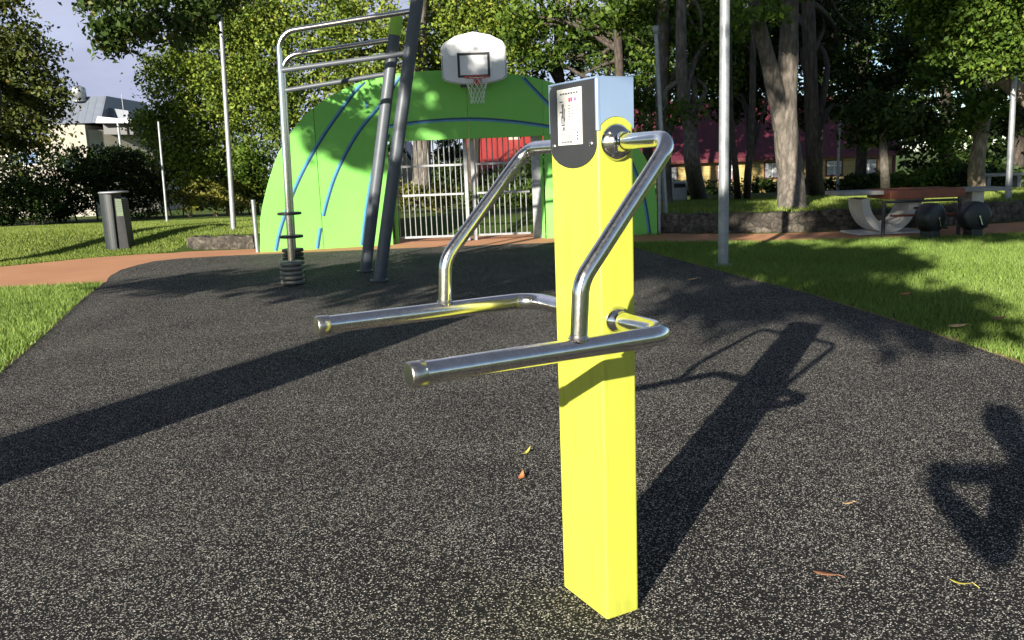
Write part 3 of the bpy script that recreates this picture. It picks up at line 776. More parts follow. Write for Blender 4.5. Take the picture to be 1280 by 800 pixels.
def shrub(label, lobes, n, size, leaf, name='shrub', cat='shrub', group=None, clump=.25):
    cx = np.mean([l[0] for l in lobes]); cy = np.mean([l[1] for l in lobes])
    root = thing(name, label, cat, (cx, cy, ground_z(cx, cy)), group)
    for k in range(5):
        l = random.choice(lobes); t = Vector((l[0]+random.uniform(-.5, .5)*l[3], l[1], l[2]+.3*l[5])); b0 = Vector((l[0]+random.uniform(-.3, .3)*l[3], l[1], ground_z(l[0], l[1])-.05))
        MB().tube([b0, b0.lerp(t, .5)+Vector((random.uniform(-.1, .1), 0, 0)), t], [.03, .02, .008], 6).build('stem', M['bark_dark'], root)
    P, T, _ = crown_points(lobes, n, clump, 20)
    foliage('foliage', P, T, .5, size, leaf, root)
    return root
def G(px, py): return on_ground(px, py)

# --- left
tree('bronze tinged leafy tree at the far left edge of the picture', [G(-16, 272), at(-12, 180, 24), at(-10, 90, 24), at(-10, -40, 24)], [.22, .2, .17, .1],
     [lob(-20, 40, 24, 60, 50), lob(25, 65, 24, 42, 36), lob(8, 105, 24, 58, 34), lob(50, 120, 24, 36, 24), lob(-10, 150, 24, 58, 34), lob(45, 160, 24, 36, 24), lob(20, 190, 24, 44, 20), lob(-50, 100, 24, 60, 80), lob(-10, -20, 24, 40, 30)], 22000, .13, M['leaf_brown'], M['bark_dark'], limbs=False)
tree('sunlit yellow green tree behind the left lamp post', [at(289, 262, 29.5)-UP*.4, at(288, 200, 29.5), at(284, 150, 29.5), at(290, 60, 29.5), at(300, -60, 29.5)], [.20, .18, .15, .12, .06],
     [lob(215, 105, 29.5, 38, 40), lob(262, 75, 29.5, 50, 44), lob(212, 165, 29.5, 42, 34), lob(255, 150, 29.5, 44, 40), lob(305, 120, 29.5, 46, 46), lob(250, 205, 29.5, 46, 29.5), lob(305, 185, 29.5, 30, 30), lob(335, 90, 29.5, 34, 40), lob(330, 40, 29.5, 40, 36), lob(190, 152, 29.5, 20, 12), lob(285, 20, 29.5, 60, 40), lob(350, 145, 29.5, 22, 29.5)], 46000, .125, M['leaf_yellow'], M['bark_pale'], clump=.40, limbs=False)
tree('tall yellow green tree behind the bars of the pull up station', [at(528, 290, 31), at(527, 130, 31), at(524, 60, 31), at(528, -80, 31)], [.34, .32, .28, .2],
     [lob(395, 60, 30, 50, 34), lob(440, 95, 30, 46, 26), lob(375, 115, 30, 34, 26), lob(455, 30, 30, 50, 30), lob(400, 0, 30, 60, 36), lob(345, 130, 30, 26, 30), lob(360, 170, 30, 22, 26), lob(500, 60, 30, 30, 40), lob(480, 105, 30, 24, 20)], 17000, .14, M['leaf_yellow'], M['bark'], extra=[([at(505, 64, 31), at(470, 35, 30.5), at(430, 2, 30), at(395, -30, 30)], [.19, .17, .14, .09])])
tree('bushy golden green tree standing behind the basketball backboard', [at(590, 290, 33), at(592, 160, 33), at(585, 60, 33), at(590, -60, 33)], [.28, .25, .2, .1],
     [lob(552, 50, 32, 30, 36), lob(545, 85, 32, 24, 18), lob(585, 30, 32, 40, 30), lob(620, 15, 32, 36, 30), lob(560, 5, 32, 44, 26), lob(640, 60, 32, 24, 40)], 14000, .14, M['leaf_yellow'], M['bark_dark'])
# overhanging branches of a tree whose trunk stands left of the frame
ob = []
for P_ in ([(300, -20), (255, 8), (212, 28), (168, 46), (142, 60)], [(300, -4), (262, 18), (235, 40), (218, 56)], [(250, -20), (190, -2), (140, 6), (108, 6)], [(230, -12), (190, 18), (152, 32), (136, 38)]):
    cv = catmull([(x, y, 0) for x, y in P_], 3)
    for q in cv: ob.append(lob(q.x+random.uniform(-8, 8), q.y+random.uniform(-5, 5), 14+random.uniform(-.8, .8), random.uniform(11, 20), random.uniform(5, 9)))
tree('dark leafy branches of a near tree hanging into the sky at upper left', [(-11.6, 12.6, ground_z(-11.6, 12.6)), (-11.5, 12.7, 3), (-11.2, 12.9, 6.0), (-10.6, 13, 8.5)], [.26, .22, .18, .1], ob, 5200, .105, M['leaf_near'], M['bark_dark'], limbs=False, clump=.22, per=22, pw=.7,
     extra=[([(-11.2, 12.9, 6.0), (-9.5, 13.4, 7.2), (-7.2, 13.9, 5.6), at(195, 8, 14), at(165, 44, 14)], [.12, .09, .05, .025, .008]), ([(-9.5, 13.4, 7.2), (-7, 14, 7.4), (-4.5, 14, 5.2), at(320, 12, 14)], [.08, .06, .03, .01])])
SH = 'dark shrubs along the left lawn'
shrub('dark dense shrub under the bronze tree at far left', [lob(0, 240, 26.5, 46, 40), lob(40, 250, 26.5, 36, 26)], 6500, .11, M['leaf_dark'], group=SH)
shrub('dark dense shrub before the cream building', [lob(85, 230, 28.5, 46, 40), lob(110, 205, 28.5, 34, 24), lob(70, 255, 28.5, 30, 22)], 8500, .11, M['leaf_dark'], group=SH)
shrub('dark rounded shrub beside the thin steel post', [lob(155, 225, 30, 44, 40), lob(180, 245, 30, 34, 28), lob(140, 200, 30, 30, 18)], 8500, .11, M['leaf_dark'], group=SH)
shrub('low olive shrub lit by the sun behind the left lamp post', [lob(262, 245, 28.5, 34, 20), lob(300, 242, 28.5, 28, 20), lob(235, 252, 28.5, 18, 14)], 3800, .12, M['leaf_olive'])
shrub('tall grey green shrub at the left edge of the green wall', [lob(322, 205, 28.5, 26, 36), lob(335, 235, 28.5, 24, 26), lob(305, 225, 28.5, 16, 26)], 3600, .13, M['leaf_mid'])
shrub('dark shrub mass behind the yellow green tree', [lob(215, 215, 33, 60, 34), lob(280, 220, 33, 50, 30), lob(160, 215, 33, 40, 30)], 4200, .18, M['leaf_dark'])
shrub('clipped olive hedge seen through the left half of the goal gate', [lob(505, 246, 24, 34, 13), lob(548, 246, 24, 26, 13)], 2600, .11, M['leaf_olive'], name='hedge', cat='hedge')
shrub('low green hedge seen through the right half of the goal gate', [lob(612, 248, 26, 30, 14), lob(660, 250, 26, 30, 16)], 2200, .12, M['leaf_mid'], name='hedge', cat='hedge')
shrub('dark bushes behind the goal gate on the left', [lob(562, 205, 36, 24, 34), lob(545, 225, 36, 20, 18), lob(585, 225, 36, 24, 16)], 5200, .14, M['leaf_dark'])
shrub('dark bushes below the red roof behind the goal gate', [lob(625, 232, 34, 34, 20), lob(668, 215, 34, 22, 34)], 4200, .14, M['leaf_dark'])
# --- centre and right woods
W = 'tall park trees on the right'
tree('dark tree with a thin black trunk directly above the yellow post', [at(776, 290, 29), at(775, 120, 29), at(772, 40, 29), at(770, -60, 29)], [.17, .15, .13, .1],
     [lob(690, 20, 30, 50, 34), lob(735, 60, 30, 46, 28), lob(670, 75, 30, 34, 20), lob(760, 20, 30, 50, 34), lob(800, 80, 30, 36, 30), lob(745, 110, 30, 30, 18), lob(655, 30, 30, 34, 28)], 5200, .17, M['leaf_mid'], M['bark_dark'], group=W, extra=[([at(772, 52, 29), at(758, 40, 29), at(742, 30, 29)], [.05, .04, .02])])
tree('straight grey trunked tree just behind the slim lamp post', [G(831, 255), at(829, 180, 24), at(828, 80, 24), at(829, -60, 24)], [.21, .2, .19, .15],
     [lob(800, 10, 24.5, 46, 26), lob(850, 40, 24.5, 30, 26), lob(790, 120, 25, 22, 18), lob(860, 10, 25, 44, 24)], 4200, .17, M['leaf_mid'], M['bark'], group=W)
tree('leaning dark tree with a sunlit broken stub beside the grey bin', [G(874, 250), at(866, 210, 22.3), at(862, 165, 22.3), at(852, 100, 22.8), at(852, -60, 23)], [.25, .21, .17, .15, .12],
     [lob(850, 145, 22.5, 24, 16), lob(815, 150, 22.5, 10, 8), lob(880, 100, 24, 44, 30), lob(890, 40, 24, 40, 34)], 3600, .15, M['leaf_mid'], M['bark'], group=W)
tree('thick pale forked trunk tree right of the galvanised post', [G(990, 261), at(988, 215, 18), at(982, 150, 18), at(986, 60, 18), at(987, -80, 18)], [.30, .27, .24, .19, .15],
     [lob(945, 15, 17, 36, 18), lob(930, 45, 17, 18, 10), lob(1010, -30, 18, 90, 24), lob(960, 170, 20, 8, 8), lob(925, 20, 17.5, 22, 14)], 2300, .13, M['leaf_fresh'], M['bark'], group=W, limbs=False, clump=.26,
     extra=[([at(978, 160, 18), at(966, 100, 17.8), at(955, 55, 17.6), at(935, -30, 17.4)], [.19, .17, .14, .10])])
tree('dark trunked tree with a sunlit foot right of the forked tree', [G(1020, 246), at(1017, 205, 23), at(1014, 120, 23), at(1010, 0, 23), at(1008, -60, 23)], [.28, .20, .18, .17, .14],
     [lob(1040, 60, 26, 50, 44), lob(1020, 10, 26, 60, 34), lob(1075, 120, 27, 46, 34), lob(1000, 130, 28, 34, 30)], 6800, .17, M['leaf_dark'], M['bark_dark'], group=W)
tree('slender twin stemmed tree in front of the dark hedge', [G(934, 250), at(935, 215, 22), at(940, 150, 22.5), at(942, -20, 23)], [.11, .09, .09, .07],
     [lob(925, 70, 27, 44, 40), lob(945, 120, 27, 40, 28), lob(920, 130, 27, 30, 24), lob(965, 40, 27, 34, 34)], 5200, .18, M['leaf_dark'], M['bark_dark'], group=W, extra=[([G(922, 250), at(920, 215, 22), at(914, 150, 22.5), at(912, 30, 23)], [.10, .08, .07, .05])])
tree('small tree with a stubby sunlit stem in front of the yellow house corner', [G(1107, 244), at(1106, 215, 22.5), at(1104, 185, 22.5), at(1101, 150, 22.8)], [.13, .11, .10, .06],
     [lob(1103, 140, 22.5, 44, 26), lob(1140, 150, 24, 40, 26), lob(1085, 165, 23, 26, 18), lob(1130, 90, 26, 44, 30), lob(1150, 60, 26, 40, 30)], 6200, .16, M['leaf_dark'], M['bark'], group=W, limbs=False)
tree('curvy pale trunked tree beside the right lamp post', [G(1221, 240), at(1221, 205, 23), at(1228, 160, 23), at(1234, 120, 22.8), at(1238, 60, 22.6)], [.23, .20, .17, .14, .08],
     [lob(1215, 130, 22.5, 24, 20), lob(1245, 125, 22.5, 16, 14), lob(1190, 90, 23.5, 40, 26), lob(1240, 90, 23, 40, 20), lob(1205, 160, 23, 10, 10)], 3200, .15, M['leaf_mid'], M['bark_pale'], group=W)
tree('sunlit leafy tree leaning in from the upper right corner on a pale limb', [(14.2, 17.4, ground_z(14.2, 17.4)), (13.9, 17.6, 2.2), at(1330, 150, 18), at(1282, 121, 18), at(1235, 82, 18), at(1185, 45, 18), at(1150, 18, 18), at(1115, -20, 18)], [.32, .28, .22, .17, .15, .12, .10, .06],
     [lob(1200, 20, 17, 60, 34), lob(1255, 45, 17, 46, 40), lob(1185, 55, 17, 24, 20), lob(1225, 85, 17, 30, 18), lob(1290, 30, 17, 60, 60), lob(1170, 0, 17, 50, 22), lob(1240, -20, 17, 80, 40)], 21000, .105, M['leaf_fresh'], M['bark_pale'], group=W, limbs=False, clump=.26)
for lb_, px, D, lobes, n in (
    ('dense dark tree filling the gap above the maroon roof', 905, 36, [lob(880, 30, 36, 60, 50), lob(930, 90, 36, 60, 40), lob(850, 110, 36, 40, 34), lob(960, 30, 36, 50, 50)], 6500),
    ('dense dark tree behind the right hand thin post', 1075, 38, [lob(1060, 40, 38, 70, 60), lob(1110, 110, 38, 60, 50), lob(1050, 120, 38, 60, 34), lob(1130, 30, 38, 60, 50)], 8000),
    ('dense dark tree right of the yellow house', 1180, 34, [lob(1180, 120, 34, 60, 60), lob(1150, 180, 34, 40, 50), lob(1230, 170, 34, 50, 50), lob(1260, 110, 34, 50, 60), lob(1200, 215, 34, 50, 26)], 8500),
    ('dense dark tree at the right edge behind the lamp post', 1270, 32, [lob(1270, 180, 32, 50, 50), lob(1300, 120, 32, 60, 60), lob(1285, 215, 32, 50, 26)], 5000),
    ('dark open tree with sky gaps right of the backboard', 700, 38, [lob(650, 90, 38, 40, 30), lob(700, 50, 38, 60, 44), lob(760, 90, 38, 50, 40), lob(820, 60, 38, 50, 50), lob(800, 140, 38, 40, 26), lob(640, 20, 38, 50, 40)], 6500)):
    if 'sky gaps' not in lb_: lobes = lobes+[lob(px-40, -60, D, 80, 70), lob(px+40, -110, D, 80, 70), lob(px, -190, D, 90, 60)]; n = int(n*(2.1 if 'sky gaps' not in lb_ else .8))  # crown lobes added above the frame to shade the house behind
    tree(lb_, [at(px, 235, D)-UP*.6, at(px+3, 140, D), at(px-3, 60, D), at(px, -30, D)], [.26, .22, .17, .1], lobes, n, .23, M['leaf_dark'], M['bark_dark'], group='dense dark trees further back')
shrub('long dark hedge below the yellow house windows', [lob(840+k*29, 241-k*1.1, 42, 22, 14) for k in range(10)], 7000, .17, M['leaf_dark'], name='hedge', cat='hedge')
for lb_, ut, s, lobes in (('tall dark tree added to shade the left end of the maroon roof', -14, 45, [(-16, 22.5, 2.2, 1.6), (-13, 23.5, 2.4, 1.8), (-14, 25.5, 2.6, 1.8)]), ('tall dark tree added to shade the right end of the maroon roof', -5.5, 46, [(-10, 23, 2.4, 2.0), (-7, 22.5, 2.2, 1.6), (-4, 23.5, 2.4, 1.8), (-7, 25.5, 3, 1.8)])):
    g0 = us(ut, s, 0); z0 = ground_z(g0.x, g0.y)  # extra trees placed sunward to keep the house roof in shade
    tree(lb_, [(g0.x, g0.y, z0), (g0.x, g0.y, 4), (g0.x, g0.y, 9)], [.3, .26, .12], [(*us(u, s, v), a_, a_, c_) for u, v, a_, c_ in lobes], 9000, .30, M['leaf_dark'], M['bark_dark'], group='dense dark trees further back', limbs=False)
shrub('bright leafy shrub behind the red brown table board', [lob(1130, 228, 28, 30, 12), lob(1160, 226, 28, 22, 14)], 2400, .15, M['leaf_fresh'])
shrub('yellow green sapling right of the table', [lob(1186, 215, 28, 14, 16), lob(1180, 178, 28, 16, 12), lob(1192, 232, 28, 16, 8)], 1300, .16, M['leaf_fresh'])
shrub('small dark shrub beside the thin post and house corner', [lob(1082, 232, 27, 26, 13)], 1800, .13, M['leaf_dark'])
shrub('dark undergrowth shrub beside the curvy pale tree', [lob(1210, 222, 28, 40, 16), lob(1260, 222, 28, 34, 16)], 2600, .15, M['leaf_dark'])
# --- trees behind and beside the camera whose shade falls into the picture
def ulobe(u, v, ru, rv, s, rs=None):
    c = us(u, s, v); return (c.x, c.y, c.z, ru, rs or ru, rv)
g0 = us(-4.42, .5, 0)
tree('big thick trunked tree standing beside the viewer, shading the rubber surface', [(g0.x, g0.y, 0), (g0.x, g0.y, 2.2), (g0.x+.05, g0.y, 4.6), (g0.x-.5, g0.y-.8, 7), (g0.x-1.2, g0.y-1.6, 9)], [.40, .39, .38, .3, .12],
     [ulobe(-5.8, 3.55, 2.5, .5, -2.5), ulobe(-7.8, 7.35, 1.9, .5, -2.5), ulobe(-7.4, 7.1, 1.0, .5, -2.5), ulobe(-6.2, 8.2, 1.0, .6, -2.5),  ulobe(-5.5, 6.3, .8, 1.3, -2.5), ulobe(-10, 6.6, .7, .4, -2.5), ulobe(-9.6, 2.85, .7, .14, -2.5, .5), ulobe(-8.8, 3.0, 1.1, .18, -2.5, .6), ulobe(-4.0, 4.2, 1.0, 1.0, -2.5), ulobe(-4.5, 5.9, 1.4, 1.2, -2.5), ulobe(-5.4, 8.0, 1.4, .7, -2.5), ulobe(-5, 9.0, 2.0, 1.5, -2.5), ulobe(-6, 11.2, 2.6, 1.4, -2.5)], 30000, .26, M['leaf_mid'], M['bark_dark'], pw=.62, limbs=False, group='trees behind the viewer')
g0 = us(5.0, -7, 0)
tree('broad leafy tree behind the viewer on the right, shading the lawn', [(g0.x, g0.y, 0), (g0.x, g0.y, 3), (g0.x, g0.y, 6), (g0.x, g0.y, 10)], [.34, .3, .24, .1],
     [ulobe(-1.9, 2.75, .5, .2, -7, .6), ulobe(-1.6, 2.95, .4, .2, -7, .5), ulobe(-.1, 2.8, .4, .2, -7, .5), ulobe(-.5, 2.95, .7, .16, -7, .6), ulobe(-2.5, 4.05, 1.5, .42, -7), ulobe(-1.0, 3.95, .85, .45, -7), ulobe(-1.5, 6.2, .7, 1.5, -7), ulobe(.6, 5.8, 1.5, .7, -7), ulobe(2.6, 6.8, 1.8, 1.3, -7), ulobe(5, 7.5, 2, 2, -7)], 18000, .26, M['leaf_mid'], M['bark_dark'], pw=.62, limbs=False, group='trees behind the viewer')
for lb_, ut, s, lobes in (('very tall unseen tree added as shade caster behind the viewer in line with the thick trunk', -4.5, -27, [(-5, 11.5, 3, 2.2), (-1.5, 12, 2.6, 2.6), (-4, 15, 3, 2)]),
                          ('very tall unseen tree added as shade caster behind the viewer on the right', 9.5, -27, [(3, 16, 3, 2), (8, 15.5, 4, 2.5), (5, 18.5, 3.4, 2), (12, 16, 4, 3)])):
    g0 = us(ut, s, 0)  # unseen trees added to cast shade on the woods
    tree(lb_, [(g0.x, g0.y, 0), (g0.x, g0.y, 9), (g0.x, g0.y, 20)], [.4, .36, .2], [ulobe(u, v, a, c, s) for u, v, a, c in lobes], 11000, .5, M['leaf_mid'], M['bark_dark'], group='trees behind the viewer', clump=.6, limbs=False)
g0 = us(-27, 0, 0)
tree('round tree standing out of view to the left, shading the dark shrubs', [(g0.x, g0.y, ground_z(g0.x, g0.y)), (g0.x, g0.y, 3), (g0.x, g0.y, 9)], [.3, .26, .1], [ulobe(-26, 6.8, 2.6, 1.3, 0), ulobe(-29, 7.5, 2.5, 1.8, 0), ulobe(-23.5, 7.0, 1.6, .9, 0)], 5000, .26, M['leaf_mid'], M['bark_dark'], limbs=False)

# ------------------------------------------------------------------ grass
def grass(name, poly_fn, xr, yr, dens, h, w, mat):
    area = (xr[1]-xr[0])*(yr[1]-yr[0]); n = int(area*dens)
    x = rng.uniform(*xr, n); y = rng.uniform(*yr, n)
    k = np.array([poly_fn(a, b) for a, b in zip(x, y)]); x, y = x[k], y[k]; n = len(x)
    z = np.array([ground_z(a, b) for a, b in zip(x, y)])
    a = rng.uniform(0, 2*np.pi, n); hh = h*rng.uniform(.45, 1.25, n); ww = w*rng.uniform(.6, 1.3, n)
    la = rng.uniform(0, 2*np.pi, n); ln = hh*rng.uniform(.1, .9, n)
    p0 = np.stack([x-np.cos(a)*ww/2, y-np.sin(a)*ww/2, z-.005], 1); p1 = np.stack([x+np.cos(a)*ww/2, y+np.sin(a)*ww/2, z-.005], 1)
    p2 = np.stack([x+np.cos(la)*ln, y+np.sin(la)*ln, z+hh], 1)
    P = np.stack([p0, p1, p2], 1).reshape(-1, 3)
    me = bpy.data.meshes.new(name)
    me.vertices.add(3*n); me.vertices.foreach_set('co', P.astype(np.float32).ravel())
    me.loops.add(3*n); me.loops.foreach_set('vertex_index', np.arange(3*n, dtype=np.int32))
    me.polygons.add(n); me.polygons.foreach_set('loop_start', np.arange(0, 3*n, 3, dtype=np.int32)); me.update(calc_edges=True)
    big = np.sin(x*1.7+1.3*np.sin(y*1.1))*np.cos(y*1.3+x*.4)*.12
    tone = np.clip(rng.beta(2.2, 2.6, n)+big, 0, 1)
    at_ = me.attributes.new('tone', 'FLOAT', 'FACE'); at_.data.foreach_set('value', tone.astype(np.float32))
    me.materials.append(mat); o = bpy.data.objects.new(name, me); COL.objects.link(o); tag(o, kind='stuff')
    return o
def inside(poly):
    def fn(x, y):
        c = False; j = len(poly)-1
        for i in range(len(poly)):
            xi, yi = poly[i]; xj, yj = poly[j]
            if (yi > y) != (yj > y) and x < (xj-xi)*(y-yi)/(yj-yi)+xi: c = not c
            j = i
        return c
    return fn
in_mat, in_path = inside(MAT), inside(PATH)
tag(grass('grass', lambda x, y: not in_mat(x, y) and not in_path(x, y) and x < .66*y+1.0, (2.0, 10.5), (4.3, 15.4), 2600, .055, .011, M['blade']), 'short bright green mown grass of the right lawn', 'grass')
tag(grass('grass', lambda x, y: not in_mat(x, y) and not in_path(x, y) and x > -.66*y-1.0, (-9, -3.2), (4.6, 12.2), 2600, .06, .012, M['blade']), 'bright green grass patch between rubber surface and left path', 'grass')
tag(grass('grass', lambda x, y: not in_path(x, y) and not in_mat(x, y) and x > -.64*y-1 and not (x > -6.7 and y < 17.7), (-16.5, -4.8), (12.5, 25), 1400, .05, .016, M['blade_dry']), 'patchy half dry grass of the left lawn behind the litter bin', 'grass')
tag(grass('grass', lambda x, y: (x < 3 or y > lerp_line(x, RW)+.3) and x < .64*y+1, (2.6, 15), (16.5, 25), 420, .08, .026, M['blade_dry']), 'thin shaded grass on the raised ground behind the stone wall', 'grass')

# ------------------------------------------------------------------ buildings
def window(b, x, y, z, w_, h, frame, pane, parent, bars=(1, 1), d=.06):
    fr = MB(); t = .09
    for cx, cz, sx, sz in ((x, z+h/2-t/2, w_, t), (x, z-h/2+t/2, w_, t), (x-w_/2+t/2, z, t, h-2*t), (x+w_/2-t/2, z, t, h-2*t)): fr.box((cx, y-d/2, cz), (sx, d, sz))
    o = fr.build('window', frame, parent)
    MB().box((x, y-.012, z), (w_-2*t, .02, h-2*t)).build('pane', pane, o)
    mb = MB()
    for k in range(bars[0]): mb.box((x+(k+1)*(w_-2*t)/(bars[0]+1)-(w_-2*t)/2, y-.03, z), (.05, .025, h-2*t))
    for k in range(bars[1]): mb.box((x, y-.031, z+.15), (w_-2*t, .024, .05))
    mb.build('glazing_bar', M['white'], o)
HY = 60
hs = thing('house', 'long yellow wooden house with a huge maroon roof and white windows behind the trees', 'house', (18, HY, -1.3))
MB().box((17.5, HY+4, 0), (19.0, 8, 2.7)).build('wall', M['yellow_wood'], hs)
MB().prism([(7.6, HY-.55, 1.17), (7.6, HY-.55, 1.33), (7.6, HY+3.6, 5.6), (7.6, HY+4.4, 5.6), (7.6, HY+8.6, 1.33), (7.6, HY+8.6, 1.17)], (19.8, 0, 0)).build('roof', M['maroon_roof'], hs)
MB().box((17.5, HY-.57, 1.21), (19.9, .06, .22)).build('eaves_board', M['maroon'], hs)
for x in (11.3, 15.2, 18.5, 22.8, 25.2): window(None, x, HY, .42, 1.2, 1.15, M['maroon'], M['pane'], hs, (1, 1))
for x in (8.05, 20.6, 26.95): MB().box((x, HY-.03, 0), (.2, .06, 2.2)).build('corner_board', M['maroon'], hs)
# red roofed and white houses seen through the goal
rh = thing('house', 'red roofed low house seen through the right half of the goal gate', 'house', (1, 44, -1))
MB().box((1.5, 48, -.2), (7, 6, 2.2)).build('wall', M['plaster_g'], rh)
MB().prism([(-2.2, 44.6, .85), (-2.2, 44.6, 1.0), (-2.2, 48, 3.0), (-2.2, 51.4, 1.0), (-2.2, 51.4, .85)], (6.6, 0, 0)).build('roof', M['red_roof'], rh)
MB().box((.5, 48, 3.1), (.6, .6, 1.2)).build('chimney', M['plaster'], rh)
wh = thing('house', 'small pale house seen through the left half of the goal gate', 'house', (-4.8, 40, -1))
MB().prism([(-6.2, 40, -1.2), (-3.9, 40, -1.2), (-3.9, 40, 1.2), (-5.05, 40, 2.7), (-6.2, 40, 1.2)], (0, 5, 0)).build('wall', M['plaster'], wh)
MB().prism([(-6.5, 39.8, 1.0), (-5.05, 39.8, 2.85), (-3.6, 39.8, 1.0), (-3.6, 39.8, 1.12), (-5.05, 39.8, 2.98), (-6.5, 39.8, 1.12)], (0, 5.4, 0)).build('roof', M['slate_metal'], wh)
window(None, -5.4, 40, .2, .9, 1.1, M['white'], M['pane'], wh)
# large cream building far left
BYL = 70
ob_ = thing('office_building', 'cream building with blue grey metal roof and silver roof vent at far left', 'building', (-37, BYL, -2.2))
MB().box((-40.3, BYL+6, 1.2), (14.4, 12, 7.0)).build('wall', M['plaster'], ob_)
MB().prism([(-36.0, BYL-1, -2.2), (-33.08, BYL-1, -2.2), (-33.08, BYL-1, 5.85), (-36.0, BYL-1, 6.0)], (0, 9, 0)).build('stair_block', M['plaster'], ob_)
MB().prism([(-33.07, BYL-.6, -2.2), (-29.9, BYL+4, -2.2), (-29.9, BYL+12, -2.2), (-33.07, BYL+12, -2.2)], (0, 0, 7.7)).build('side_wall', M['plaster_g'], ob_)
MB().prism([(-44, BYL-.4, 6.02), (-44, BYL+1.2, 8.2), (-44, BYL+9, 8.2), (-44, BYL+10, 6.02)], (11.9, 0, 0)).build('roof', M['slate_metal'], ob_)
MB().prism([(-42, BYL+1.5, 8.2), (-30.6, BYL+1.5, 6.3), (-30.6, BYL+1.5, 7.0), (-42, BYL+1.5, 9.1)], (0, 5, 0)).build('plant_screen', M['slate_metal'], ob_)
MB().lathe((-34.15, BYL+.9, 7.8), [(.50, 0), (.50, .25), (.56, .25), (.56, .95), (.50, 1.1), (.3, 1.2), (0, 1.22)], n=24).build('roof_vent', M['vent'], ob_)
cn = MB().prism([(-32.1, BYL-1.2, 5.95), (-29.4, BYL-.9, 5.85), (-29.2, BYL-.9, 6.1), (-31.9, BYL-1.2, 6.45)], (0, 5, 0)).build('canopy', M['vent'], ob_)
MB().prism([(-32.0, BYL-.2, 5.1), (-29.6, BYL-.2, 5.0), (-29.6, BYL-.2, 5.86), (-32.0, BYL-.2, 5.94)], (0, 3, 0)).build('under_canopy_dark', M['blackmetal'], ob_)  # black block standing in for the dark under the canopy
MB().tube([(-30.45, BYL-1.0, -2), (-30.45, BYL-1.0, 5.9)], .10, 10).build('column', M['galv_dull'], ob_)
MB().tube([(-31.2, BYL+2, 6.5), (-31.2, BYL+2, 8.4)], .03, 6).build('antenna', M['galv_dull'], ob_)
window(None, -38.8, BYL, 3.45, 2.6, 1.1, M['white'], M['pane_blue'], ob_, (1, 0)); window(None, -42.4, BYL, 3.45, 2.6, 1.1, M['white'], M['pane_blue'], ob_, (1, 0))
window(None, -34.6, BYL-1, 2.6, 1.2, 1.4, M['white'], M['pane_blue'], ob_, (1, 0))

# ------------------------------------------------------------------ fallen leaves
def fallen(px, py, ln, wd, rot, m, label, curl=.4, z=.007):
    p = at(px, py, 5); d = p-Vector((0, 0, HCAM)); g = Vector((0, 0, HCAM))+d*((HCAM-z)/-d.z)
    c, s = math.cos(rot), math.sin(rot); v = []; n = 8
    for i in range(n+1):
        t = i/n; w_ = wd*math.sin(math.pi*min(1, t*1.05+.02))**.8*.5+.0012; x = (t-.5)*ln
        hz = .004+curl*ln*(t-.4)**2*1.2
        for j, k in ((-1, .35), (0, 0), (1, .35)):
            yy = j*w_; v.append((g.x+c*x-s*yy, g.y+s*x+c*yy, z+hz+k*w_*.8))
    f = [(i*3+j, (i+1)*3+j, (i+1)*3+j+1, i*3+j+1) for i in range(n) for j in range(2)]
    mb = MB().add(v, f, True); tl = (g.x+c*ln*.5, g.y+s*ln*.5, z+.004+curl*ln*.43)
    mb.tube([tl, (tl[0]+c*ln*.3, tl[1]+s*ln*.3, z+.006)], .0012, 5)
    o = mb.build('fallen_leaf', m, loc=g); so = o.modifiers.new('thick', 'SOLIDIFY'); so.thickness = .0006
    tag(o, label, 'leaf', 'fallen leaves')
fallen(658, 567, .085, .016, 1.0, M['leaf_fall_y'], 'thin yellow leaf on the rubber left of the yellow post', .7)
fallen(652, 598, .075, .026, 1.35, M['leaf_fall_o'], 'curled orange leaf below the thin yellow one on the rubber', .8)
fallen(1032, 719, .080, .030, -.5, M['leaf_fall_b'], 'reddish brown leaf on the sunlit rubber near the lower right', .2)
fallen(1201, 731, .070, .014, -.7, M['leaf_fall_y'], 'yellow green leaf below the shadow of the elbow', .5)
fallen(1060, 630, .050, .014, .2, M['leaf_fall_t'], 'tiny tan leaf on the rubber between post and shadow', .2)
fallen(1132, 369, .12, .08, .4, M['leaf_fall_o'], 'orange leaf on the lawn at the edge of tree shade', .5, .05)
fallen(1197, 409, .16, .085, .1, M['leaf_fall_t'], 'broad tan leaf lying on the sunny lawn', .3, .055)
fallen(1249, 400, .13, .09, -.4, M['leaf_fall_b'], 'dark brown curled leaf on the lawn near the right edge', .7, .055)
fallen(866, 350, .16, .06, .3, M['leaf_fall_t'], 'pale dry leaf on the shaded rubber by the lawn edge', .4)

# ------------------------------------------------------------------ the photographer (only the shadow is in frame)
def skin_chain(name, verts, edges, mat, parent=None, loc=None, rootv=0, sub=2):
    og = Vector(loc) if loc is not None else origin(parent)
    me = bpy.data.meshes.new(name); me.from_pydata([Vector(v[:3])-og for v in verts], edges, [])
    o = bpy.data.objects.new(name, me); COL.objects.link(o)
    if parent is not None: o.parent = parent
    else: o.location = og
    me.materials.append(mat)
    o.modifiers.new('skin', 'SKIN')
    lay = me.skin_vertices[0].data if me.skin_vertices else None
    if lay is None:
        bpy.context.view_layer.objects.active = o
        me.attributes.new('skin', 'FLOAT', 'POINT') if False else None
    for k, v in enumerate(verts):
        me.skin_vertices[0].data[k].radius = (v[3], v[3] if len(v) < 5 else v[4])
    me.skin_vertices[0].data[rootv].use_root = True
    s = o.modifiers.new('sub', 'SUBSURF'); s.levels = sub; s.render_levels = sub
    for p in me.polygons: p.use_smooth = True
    return o
pr = thing('person', 'person in a dark jacket holding up a phone, out of view behind the camera', 'person', us(.56, -.34, 0)*1.0)
pr.location.z = 0
J = {}
